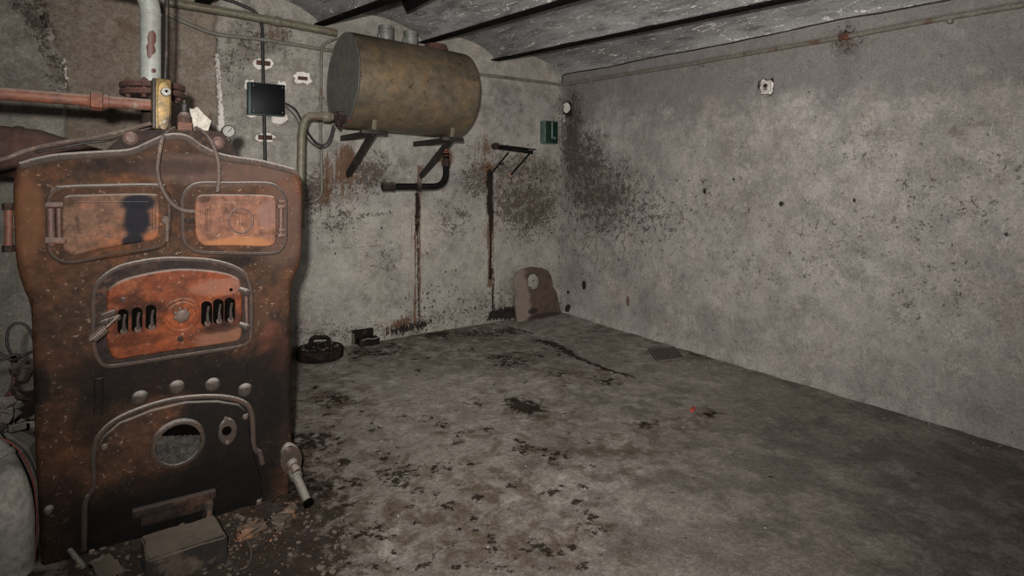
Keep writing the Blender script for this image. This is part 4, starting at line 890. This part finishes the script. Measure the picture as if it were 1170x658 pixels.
hp0 = onY(5, 480, YF+.34); zf1 = floor_z(hp0[0], hp0[1]); hgt = hp0[2]-zf1
mb.lathe((hp0[0]-.1, hp0[1], zf1-.01), (0, 0, 1), [(0, .30), (hgt*.4, .26), (hgt*.8, .2), (hgt, .1), (hgt+.01, .0)], 14)
o = mb.build('rubble_heap', metal('rubble', '57514a', '45403a', '2b2723', 9, .95, 0, bs=.9, dust='7a746c', dusta=.5), None, False); tag(o, 'heap of grey broken rubble behind the lagged pipe left of the boiler', 'rubble', None, 'stuff')
mb = MB()
for i in range(9):
    p = onY(r.uniform(20, 40), r.uniform(420, 455), YF+r.uniform(.1, .25)); mb.lathe(p, (r.uniform(-1, 1), -.3, r.uniform(-1, 1)), [(-.03, .005), (-.02, .022), (.02, .022), (.03, .005)], 8)
mb.tube([onY(30, 425, YF+.2), onY(33, 440, YF+.15), onY(30, 470, YF+.3)], .03, 10)
o = mb.build('valve_cluster', M_soot); tag(o, 'black sooty valve fitting against the left side of the boiler', 'valve')
cable('rusty_hose', [onY(-30, 478, YF+.45), onY(0, 462, YF+.42), onY(14, 445, YF+.40), onY(18, 425, YF+.42), onY(14, 405, YF+.45)], .012, M_rust, 'rusty brown hose curving up behind the rubble left of the boiler', 'hose')

# ================================================================ WALL PIPES
def wp(pxs, off, r, n=12, k=6, fil=None, Y=None):
    pts = [onY(u, v, (Y if Y else YB)-off) for u, v in pxs]
    return MB().tube(fillet(pts, fil, 8) if fil else pts, r, n)
tp = thing('supply_pipe', 'thick olive painted pipe high on the back wall ending at the tank', 'pipe', onY(300, 25, YB-.12))
wp([(120, -14), (185, 1), (260, 14), (330, 27), (384, 37.5)], .13, .030, 18).build('pipe', M_olive, tp)
c = onY(317, 24.5, YB-.13); MB().lathe(c, (1, 0, -.02), [(-.03, .032), (-.02, .037), (.02, .037), (.03, .032)], 18).build('pipe_joint', M_olive, tp)
o = wp([(184, -2), (190, 16), (214, 27), (244, 39), (300, 45), (372, 57), (430, 64), (540, 84), (625, 94.5), (638, 96.5)], .04, .015, 12, fil=.12).build('conduit_pipe', M_greypl); tag(o, 'slim grey conduit pipe running the length of the back wall behind the tank', 'pipe')
bc_ = thing('black_conduit', 'thin black conduit dropping down the wall through the black switch box', 'conduit', onY(302, 180, YB-.03))
wp([(247, -4), (264, 1), (291, 12), (299.5, 27), (301, 95), (303.5, 205)], .035, .013, 12, fil=.10).build('conduit', M_blackcable, bc_)
for v in (72, 157):
    MB().box(onY(301+(v-72)*.025, v, YB-.02), (.10, .02, .035), None, .006).build('conduit_clip', M_rust, bc_)
o = MB().box(onY(346, 89.5, YB-.006), (.075, .02, .028), None, .006).build('wall_anchor', M_rust); tag(o, 'small rusty anchor in a white plaster patch between the switch box and the tank', 'anchor')
sp = thing('small_bore_pipe', 'narrow green-grey pipe running down the wall left of the tank and turning right to left at its foot', 'pipe', onY(368, 230, YB-.05))
sp['label'] = 'narrow green-grey pipe running down the wall just left of the tank'
wp([(392, 43), (380, 45), (367.5, 52), (366.5, 140), (368, 228), (340, 233)], .06, .0105, 12, fil=.09).build('pipe', M_greypl, sp)
for v in (112, 188): MB().box(onY(367, v, YB-.05), (.035, .03, .02), None, .004).build('pipe_clip', M_olive, sp)

# black switch box
sb = thing('switch_box', 'square black glossy wall box with broken white plaster at its corners', 'box', onY(305, 134, YB))
q0, q1 = onY(284, 93, YB-.07), onY(326, 133, YB-.07)
M_box = metal('black_enamel', '08090b', '0c0d10', None, 8, .5, 0, bs=.05, spec=.12); M_teal = metal('teal_edge', '2a3f3c', '22302f', None, 20, .5, .2)
cx_ = (q0+q1)/2; w_, h_ = q1[0]-q0[0], q0[2]-q1[2]
MB().box((cx_[0], YB-.03, cx_[2]), (w_, .07, h_), None, .004).build('box_body', M_teal, sb)
MB().box((cx_[0]+.006, YB-.069, cx_[2]), (w_-.02, .012, h_-.014), None, .004).build('cover', M_box, sb)
for sx in (-1, 1):
    for sz in (-1, 1): MB().lathe((cx_[0]+.006+sx*(w_/2-.028), YB-.075, cx_[2]+sz*(h_/2-.026)), (0, -1, 0), [(0, .005), (.002, .004)], 10).build('cover_screw', M_chrome, sb)

# ================================================================ TANK
YT = YB-.46
lc, rc = onY(392, 91, YT), onY(521, 111, YT)
kt = (onY(392, 36, YT)[2]-onY(392, 146, YT)[2]); RTK = kt/2
lc = np.array([lc[0], YT, (onY(392, 36, YT)[2]+onY(392, 147, YT)[2])/2]); rc = np.array([rc[0], YT, (onY(521, 62, YT)[2]+onY(521, 157, YT)[2])/2])
RTK = (kt + (onY(521, 62, YT)[2]-onY(521, 157, YT)[2]))/4
tk = thing('water_tank', 'horizontal olive-brown steel cylinder tank on brackets high on the back wall', 'tank', (lc+rc)/2-np.array([0, 0, RTK]))
axt = (rc-lc); LT = np.linalg.norm(axt); axt /= LT
MB().lathe(lc, axt, [(.012, RTK*.9), (.0, RTK*.985), (.004, RTK), (.03, RTK)]+[(LT*t, RTK) for t in (.25, .5, .75)]+[(LT-.03, RTK), (LT, RTK*.995)]+[(LT+.10*math.sin(a), RTK*(.12+.88*math.cos(a))) for a in np.linspace(.15, 1.5, 10)], 72).build('shell', M_tank, tk)
MB().lathe(lc, axt, [(-.006, RTK*.995), (-.010, RTK*.985), (-.006, RTK*.955), (.010, RTK*.93), (.03, RTK*.8), (.045, RTK*.5), (.05, .001)], 72).build('end_plate', M_tankend, tk)
kk = px(YT, 441)
def cap(u, v, r, h):
    c = onY(u, v, YT); MB().lathe(c, (0, 0, -1), [(0, r*.9), (.004, r), (h*.35, r), (h*.4, r*.9), (h*.5, r*.9), (h*.5, r), (h, r), (h+.08, r*.9)], 28).build('filler_cap', M_tankend, tk)
cap(441, 30, 8*kk, .075); cap(469, 36, 8*kk, .075)
for (u, v) in ((433, 42), (462, 46)): MB().box(onY(u, v, YT), (.02, .03, .045), None, .003).build('cap_lug', M_tankend, tk)
c = onY(499, 50, YT); MB().lathe((c[0], YT+.02, c[2]+.005), (0, 0, -1), [(0, .001), (.004, .06), (.012, .09), (.05, .105), (.10, .105)], 32).build('hand_hole_cover', M_rust, tk)
# inlet fitting low on the left end
c = onY(386, 134, YT-.12)
MB().lathe(c+np.array([.05, 0, 0]), (-1, 0, 0), [(0, .045), (.06, .045), (.062, .035), (.09, .035), (.09, .026), (.12, .026)], 10).build('inlet_fitting', M_soot, tk)
MB().lathe(c+np.array([.0, -.02, -.04]), (0, -.3, -1), [(-.03, .022), (.0, .026), (.03, .026), (.035, .012), (.05, .012)], 8).build('drain_plug', M_soot, tk)
MB().lathe(c+np.array([.07, -.02, -.015]), (0, -1, -.2), [(-.03, .016), (.0, .020), (.03, .020), (.035, .01)], 6).build('fitting_nut', M_rust, tk)

def tbracket(u0, v0, u1, v1, ux, vx, lab, i):
    """arm from wall to its outer end, diagonal strut back to the wall, upright clip"""
    t = thing('tank_bracket', lab, 'bracket', onY(u0, v0, YB))
    Xb = onY(u1, v1, YT-.16)[0]; zt_ = (lc+(rc-lc)*((Xb-lc[0])/(rc[0]-lc[0])))[2]-RTK-.022
    a, b = np.array([Xb, YB, zt_]), np.array([Xb, YT-.22, zt_])
    mb = MB().beam(a, b, .05, .008).beam(a+np.array([-.022, 0, -.02]), b+np.array([-.022, 0, -.02]), .008, .045); mb.build('arm', M_darkmetal, t)
    MB().beam((Xb-.10, YT-.19, zt_+.002-.012), (Xb+.10, YT-.19, zt_-.012), .05, .03, (0, 0, 1), .004).build('cradle_bar', M_darkmetal, t)
    e = onY(ux, vx, YB-.0)
    mb = MB().beam((Xb-.01, YT-.17, zt_-.02), (e[0], YB, e[2]), .045, .010, (1, 0, .3)).beam((Xb-.01+.02, YT-.17, zt_-.03), (e[0]+.02, YB, e[2]-.01), .008, .04, (1, 0, .3)); mb.build('strut', M_darkmetal, t)
    MB().box((Xb+.01, YT-.19, zt_+.075), (.035, .010, .14), Matrix.Rotation(.25, 3, 'X'), .003).build('retaining_clip', M_olive, t)
    return t
tbracket(400, 155, 425, 153, 396, 201, 'left steel bracket with diagonal strut under the tank', 0)
tbracket(490, 163, 514, 158, 480, 202, 'right steel bracket with diagonal strut under the tank', 1)

# outlet pipe below the tank
YP = YT-.05
ol = thing('outlet_pipe', 'black elbow pipe hanging under the tank and running left', 'pipe', onY(510, 160, YP))
ol_p = fillet([onY(509.5, 175, YP), onY(509.5, 213, YP), onY(440, 213, YP)], .13, 10)
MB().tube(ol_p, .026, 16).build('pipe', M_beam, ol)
MB().lathe(onY(509.5, 186, YP), (0, 0, 1), [(-.03, .034), (.03, .034), (.034, .026)], 8).build('union', M_soot, ol)
MB().lathe(onY(509.5, 184, YP), (0, 0, 1), [(.03, .018), (.045, .028), (.055, .02), (.075, .028), (.085, .014), (.2, .013)], 14).build('copper_valve', metal('copper_fitting', '6a3a28', '4c2d20', None, 25, .6, .2), ol)
MB().lathe(onY(444, 213, YP), (-1, 0, 0), [(-.05, .030), (-.045, .036), (-.02, .036), (-.015, .030), (.02, .034), (.05, .034), (.055, .028)], 14).build('end_cap', M_soot, ol)
MB().lathe(onY(478, 213, YP), (-1, 0, 0), [(-.02, .030), (.02, .030)], 14).build('pipe_collar', M_soot, ol)
cp = thing('curved_pipe', 'olive pipe curving from the tank inlet down behind the boiler', 'pipe', onY(345, 200, YT-.12))
ci = onY(386, 134, YT-.12)
MB().tube(fillet([ci+np.array([-.03, 0, 0]), onY(350, 132, YT-.12), onY(344.5, 150, YT-.12), onY(343.5, 200, YT-.12), onY(343.5, 260, YT-.12)], .14, 10), .029, 18).build('pipe', M_olive, cp)
MB().lathe(onY(373, 133.5, YT-.12), (-1, 0, 0), [(-.03, .032), (-.02, .038), (.02, .038), (.03, .032)], 18).build('pipe_joint', M_olive, cp)
cable('tank_wire', [onY(326, 118, YB-.06), onY(338, 126, YB-.10), onY(348, 145, YB-.2), onY(358, 160, YT-.05), onY(368, 166, YT-.12), onY(376, 160, YT-.14), onY(381, 143, YT-.13)], .008, M_blackcable, 'dark wire looping from the black switch box to the tank inlet', 'wire')
cable('tank_wire', [onY(326, 121, YB-.05), onY(338, 134, YB-.08), onY(345, 150, YB-.15), onY(356, 163, YT-.04), onY(366, 168, YT-.12)], .005, M_cable, 'thin brown wire looping beside the dark one below the switch box', 'wire')

# ================================================================ SMALL THINGS ON THE WALLS
sh = thing('shelf_bracket', 'small rusty black shelf bracket with two thin struts above the long dark drip', 'bracket', onY(585, 172, YB))
k5 = px(YB, 590)
def wz(u, v, off=0.0): return onY(u, v, YB-off)
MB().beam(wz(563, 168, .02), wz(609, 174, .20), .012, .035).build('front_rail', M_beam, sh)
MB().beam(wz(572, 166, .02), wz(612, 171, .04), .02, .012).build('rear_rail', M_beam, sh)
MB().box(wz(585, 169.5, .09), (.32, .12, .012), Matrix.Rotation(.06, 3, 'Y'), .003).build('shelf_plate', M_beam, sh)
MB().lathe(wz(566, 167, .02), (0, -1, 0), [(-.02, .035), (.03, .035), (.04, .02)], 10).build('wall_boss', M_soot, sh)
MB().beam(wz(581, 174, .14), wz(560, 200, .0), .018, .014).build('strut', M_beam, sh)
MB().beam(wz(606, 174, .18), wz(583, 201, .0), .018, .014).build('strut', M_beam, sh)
MB().lathe(wz(574, 187, .03), (0, -1, 0), [(-.03, .018), (.01, .018)], 10).build('bolt_head', M_rust, sh)
MB().lathe(wz(583, 200, .0), (0, -1, 0), [(-.01, .022), (.012, .02)], 10).build('strut_foot', metal('pinkish_rust', '8a6a5c', '7a5848', None, 20, .8), sh)

gb = thing('green_box', 'small dark green wall box with a pale vertical strip beside the room corner', 'box', onY(631, 165, YB))
q0, q1 = onY(623, 137.5, YB-.09), onY(637.5, 164.5, YB-.09); c = (q0+q1)/2; c[0] = min(c[0], XR-.1); w_, h_ = q1[0]-q0[0], q0[2]-q1[2]
M_green = metal('dark_green_enamel', '10281e', '0e2019', None, 10, .35, 0, bs=.05); M_gedge = metal('green_edge', '4d5a52', '3c4a42', None, 20, .5)
MB().box((c[0], YB-.045, c[2]), (w_, .09, h_), None, .008).build('box_body', M_gedge, gb)
MB().box((c[0]+.002, YB-.09, c[2]), (w_-.012, .012, h_-.012), None, .004).build('door_panel', M_green, gb)
MB().box((c[0]+.0, YB-.097, c[2]+.02), (.008, .006, h_*.72), None, .001).build('pale_strip', metal('pale_strip', '8d958f', '7f8781', None, 20, .5), gb)
MB().lathe((c[0]+.035, YB-.096, c[2]-.06), (0, -1, 0), [(0, .016), (.006, .014)], 14).build('lock', M_gedge, gb)

ws = thing('wall_socket', 'small square whitish socket plate high on the right wall', 'socket', onX(876, 107, XR))
c = onX(876.5, 99, XR); s_ = .085
MB().box((XR-.012, c[1], c[2]), (.02, s_*.85, s_*.95), None, .004).build('socket_plate', metal('socket_plate', 'a39e96', '948e86', None, 25, .7), ws)
MB().lathe((XR-.022, c[1], c[2]+.004), (-1, 0, 0), [(0, .017), (.006, .016), (.010, .012)], 18).build('socket_rosette', M_darkmetal, ws)
MB().box((XR-.024, c[1], c[2]-.022), (.006, .03, .014), None, .002).build('socket_label', M_greypl, ws)
# pipe and cord along the right wall
def xp(pxs, off, r, mb=None, n=10): return (mb or MB()).tube([onX(u, v, XR-off) for u, v in pxs], r, n)
cpipe = thing('right_wall_pipe', 'slim grey pipe running high along the whole right wall', 'pipe', onX(900, 54, XR-.05))
x0 = onY(638, 96.5, YB-.04)
pts = [x0]+[onX(u, v, XR-.04) for u, v in ((648, 96), (720, 84), (780, 74.5), (850, 62), (960, 43), (1060, 24), (1170, 5), (1300, -18))]
MB().tube(pts, .017, 12).build('pipe', M_greypl, cpipe)
for (u, v) in ((802, 71), (965, 42), (1086, 20), (676, 91)): MB().box(onX(u, v+2, XR-.02), (.05, .022, .05), None, .005).build('pipe_clip', M_greypl, cpipe)
MB().lathe(onX(965, 42, XR-.04), (0, -1, 0), [(-.03, .026), (.03, .026)], 12).build('pipe_joint', M_rust, cpipe)
r = random.Random(4); pts = []
for t in np.linspace(0, 1, 30):
    u = 645+t*700; base = np.interp(u, [640, 700, 780, 860, 960, 1060, 1400], [86.5, 76, 59, 44, 23, 4, -60]); pts.append(onX(u, base+r.uniform(-.8, .8), XR-.02))
pts = [onX(642, 97, XR-.03), onX(643, 91, XR-.03)]+pts
o = MB().tube(smooth_path(pts, 3), .006, 8).build('sagging_cord', M_darkmetal); tag(o, 'thin dark cord running above the slim pipe along the right wall', 'cord')

# ceiling plate hanging between the vaults
cpz = onZ(478, 2, 2.78)
c = np.array([onZ(478, 5, 2.70)[0], onZ(478, 5, 2.70)[1], 2.70])
pa, pb = onZ(459, 3, 2.66), onZ(500, -6, 2.66); pcx = onZ(468, 13, 2.62)
vsx = [pa, onZ(464, 14, 2.66), onZ(500, -4, 2.66), onZ(484, -14, 2.66)]; vs2 = [np.array([p[0], p[1], 2.95]) for p in vsx]
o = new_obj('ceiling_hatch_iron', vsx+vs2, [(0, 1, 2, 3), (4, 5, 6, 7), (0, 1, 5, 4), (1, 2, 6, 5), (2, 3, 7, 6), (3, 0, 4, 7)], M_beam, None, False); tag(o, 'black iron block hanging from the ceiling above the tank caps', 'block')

# ================================================================ THINGS ON THE FLOOR BY THE WALL
# leaning cast plate with a hole
fb0, fb1 = onF(590, 369), onF(640, 360)
ex = (fb1-fb0)/np.linalg.norm(fb1-fb0); 
ybase = (fb0[1]+fb1[1])/2; Ht = .62; dy = YB-ybase-.015
upv = np.array([0, dy, math.sqrt(max(Ht*Ht-dy*dy, .01))]); upv /= np.linalg.norm(upv); nrm = np.cross(ex, upv); nrm /= np.linalg.norm(nrm)
if nrm[1] > 0: nrm = -nrm
def pl2(u, v): q = onP(u, v, fb0, nrm); q = q-fb0; return (q@ex, q@upv)
PO = [(585.8, 319), (588, 313), (595, 308), (606.6, 305), (618.5, 306.5), (626, 310), (629.5, 317), (631, 328), (635.5, 335), (637.5, 346), (640.5, 359.5), (615, 364), (590.5, 368.8), (589, 360), (587.2, 349), (585.8, 342), (587.5, 335)]
ol2 = [np.array(pl2(*p)) for p in PO]
hc = np.array(pl2(609, 322)); hr = np.array([abs(pl2(616, 322)[0]-hc[0]), abs(pl2(609, 313)[1]-hc[1])])
TP = .014; n = len(ol2); hn = 32
hole = [hc+hr*np.array([math.cos(2*math.pi*i/hn), math.sin(2*math.pi*i/hn)]) for i in range(hn)]
allp = [Vector((float(q[0]), float(q[1]))) for q in ol2+hole]
R = delaunay_2d_cdt(allp, [(i, (i+1) % n) for i in range(n)]+[(n+i, n+(i+1) % hn) for i in range(hn)], [], 2, 1e-6)
F2 = []
for f in R[2]:
    c2 = sum((np.array(R[0][i]) for i in f), np.zeros(2))/len(f)
    if np.linalg.norm((c2-hc)/hr) > .97 and poly_sd(np.array([c2]), ol2)[0] < 0: F2.append(tuple(f))
m3 = lambda q, dd: fb0+ex*q[0]+upv*(q[1]+.004)+nrm*dd
nv = len(R[0]); V3 = [m3(q, TP) for q in R[0]]+[m3(q, 0) for q in R[0]]
F3 = F2+[tuple(i+nv for i in f[::-1]) for f in F2]
mi = {}
for i, og in enumerate(R[3]):
    for o_ in og: mi[o_] = i
for a, b in [(i, (i+1) % n) for i in range(n)]+[(n+i, n+(i+1) % hn) for i in range(hn)]: F3.append((mi[a], mi[b], mi[b]+nv, mi[a]+nv))
mp = Mat('rusty_plate'); n1 = mp.noise(14, 8, .7); n2 = mp.noise(5, 6, .65, .5)
col = mp.mix(mp.sm(n1, .35, .65), '483a34', '3a2e29'); c = onP(600, 332, fb0, nrm)
col = mp.mix(mp.math('MULTIPLY', mp.blob(tuple(onP(596, 345, fb0, nrm)), (.10, .3, .40), .5, n1, .25), .7), col, '6f655b')
col = mp.mix(mp.math('MULTIPLY', mp.blob(tuple(onP(608, 355, fb0, nrm)), (.06, .3, .03), .6, n1, .2), .9), col, '1f1613')
col = mp.mix(mp.math('MULTIPLY', mp.blob(tuple(onP(620, 361, fb0, nrm)), (.22, .3, .035), .5, n1, .2), .85), col, '231914')
col = mp.mix(mp.math('MULTIPLY', mp.sm(n2, .55, .7), .5), col, '2f231e')
o = new_obj('cast_plate', V3, F3, mp.out(col, .85, 0, n1, .4, .004, .3), None, True); tag(o, 'rusty iron plate with a round hole leaning on the back wall by the corner', 'plate')

# round cast weight with a bow handle
wc = onF(365, 408.5); kw = px(wc[1], 365); RW = 26*.97*kw*math.cos(0.3)
RW = (onY(391, 400, wc[1])[0]-onY(339, 400, wc[1])[0])/2; HW = 11*kw*.95
wt = thing('cast_weight', 'round black cast iron weight with a bow handle on the floor by the back wall', 'weight', wc)
wc[1] = min(wc[1], YB-RW-.03)
zb_ = floor_z(wc[0], wc[1])+.006
MB().lathe((wc[0], wc[1], zb_), (0, 0, 1), [(0, RW*.96), (.01, RW), (HW, RW), (HW+.008, RW*.96), (HW+.004, RW*.5), (HW+.006, .01)], 48).build('disc', M_cast, wt)
hw = RW*.40
MB().tube(fillet([(wc[0]-hw, wc[1], zb_+HW), (wc[0]-hw, wc[1], zb_+HW+14*kw), (wc[0]+hw*.95, wc[1], zb_+HW+11*kw), (wc[0]+hw*.95, wc[1], zb_+HW)], .04, 6), .016, 12).build('handle', M_cast, wt)
r = random.Random(8)
cr = MB()
for i in range(40):
    a, q = r.uniform(0, 6.28), RW*.85*math.sqrt(r.random()); s = r.uniform(.006, .018); cr.box((wc[0]+q*math.cos(a), wc[1]+q*math.sin(a), zb_+HW+.006+s*.2), (s*1.4, s, s*.6), Matrix.Rotation(r.uniform(0, 3), 3, 'Z'), s*.1)
o = cr.build('soot_crumbs', M_brick, wt, False); o['kind'] = 'stuff'

# small open metal box
bx = thing('metal_box', 'small black metal box with a raised back standing by the foot of the back wall', 'box', onF(420, 395))
cb = onF(420, 395); kb2 = px(cb[1], 420); W2 = 23*kb2; zb_ = floor_z(cb[0], cb[1])+.008
MB().box((cb[0]+.005, cb[1]+.00, zb_+4*kb2), (W2*.95, .10, 7.5*kb2), Matrix.Rotation(-.06, 3, 'Z'), .006).build('box_body', M_cast, bx)
MB().box((cb[0]-.015, cb[1]+.07, zb_+8*kb2), (W2, .03, 15*kb2), Matrix.Rotation(-.06, 3, 'Z'), .005).build('back_plate', M_cast, bx)
MB().box((cb[0]-.02-W2*.48, cb[1]+.06, zb_+7*kb2), (.006, .05, 12*kb2), None, .002).build('side_edge', M_greypl, bx)
MB().tube([(cb[0]-W2*.4, cb[1]-.05, zb_+7.6*kb2), (cb[0]-W2*.1, cb[1]-.05, zb_+8.6*kb2), (cb[0]+W2*.15, cb[1]-.052, zb_+7.2*kb2), (cb[0]+W2*.46, cb[1]-.05, zb_+8.2*kb2)], .005, 8).build('torn_rim', M_greypl, bx)

# floor drain grating
dg = thing('floor_grating', 'flat square metal grating set in the floor near the right wall', 'grating', onF(762, 406))
cs = [onF(u, v)+np.array([0, 0, .014]) for u, v in ((741, 400), (769, 398.5), (782, 411), (752, 414.5))]
mfr = MB()
for i in range(4): mfr.beam(cs[i], cs[(i+1) % 4], .014, .014)
M_grt = metal('grating_iron', '575049', '484139', '4a3a2e', 30, .8, .2, dust='6f675f', dusta=.4)
mfr.build('grating_frame', M_grt, dg)
for j in range(1, 9):
    t = j/9; MB().beam(cs[0]*(1-t)+cs[1]*t, cs[3]*(1-t)+cs[2]*t, .012, .010).build('grating_bar', M_grt, dg)
new_obj('grating_pit', [c-np.array([0, 0, .008]) for c in cs], [(0, 1, 2, 3)], metal('pit_dirt', '37312b', '2e2924', None, 20, .95), dg, False)
# little litter
o = MB().tube([onF(790, 473)+np.array([0, 0, .02]), onF(793, 470)+np.array([0, 0, .022])], .012, 6).build('red_scrap', metal('red_scrap', '8c2f2c', '7c2a28', None, 30, .7)); tag(o, 'tiny red scrap lying on the open floor', 'scrap')
o = MB().tube(smooth_path([onF(u, v)+np.array([0, 0, .012]) for u, v in ((280, 618), (286, 628), (287, 640), (282, 652))], 5), .002, 6).build('loose_wire', M_cable); tag(o, 'thin curled wire lying on the floor right of the firebrick block', 'wire')
# ================================================================ CAMERA AND LIGHT
cd = bpy.data.cameras.new('camera'); cam = bpy.data.objects.new('camera', cd); COL.objects.link(cam)
cd.sensor_width = 36; cd.lens = FPX/1170*36; cd.shift_y = -(329-HZ)/1170; cam.location = (0, 0, EYE)
cam.rotation_euler = (math.pi/2, 0, -TH); cd.clip_start = .02
bpy.context.scene.camera = cam
def spot(name, loc, target, power, radius, angle, blend=1.0, color=(1, .95, .88)):
    l = bpy.data.lights.new(name, 'SPOT'); l.energy = power; l.shadow_soft_size = radius; l.spot_size = math.radians(angle); l.spot_blend = blend; l.color = color
    o = bpy.data.objects.new(name, l); COL.objects.link(o); o.location = loc
    o.rotation_euler = (Vector(target)-Vector(loc)).to_track_quat('-Z', 'Y').to_euler(); return o
def area(name, loc, target, power, size, color=(1, .95, .88)):
    l = bpy.data.lights.new(name, 'AREA'); l.shape = 'DISK'; l.energy = power; l.size = size; l.color = color
    o = bpy.data.objects.new(name, l); COL.objects.link(o); o.location = loc
    o.rotation_euler = (Vector(target)-Vector(loc)).to_track_quat('-Z', 'Y').to_euler(); return o
spot('work_lamp', (-.13, -.12, 1.53), (3.5, 4.5, 2.2), 1350, .035, 116, color=(1, .968, .94))
spot('added_ceiling_fill', (.9, -1.1, .9), (3.2, 3.6, 2.7), 360, .35, 88, color=(1, .968, .94))  # unseen fill light, added to brighten the vaulted ceiling
w = bpy.data.worlds.new('world'); w.use_nodes = True; w.node_tree.nodes['Background'].inputs[0].default_value = (.02, .02, .02, 1); bpy.context.scene.world = w
sc = bpy.context.scene; sc.view_settings.view_transform = 'Standard'; sc.view_settings.look = 'None'; sc.view_settings.gamma = 1; sc.view_settings.use_curve_mapping = False
sc.view_settings.exposure = -0.32
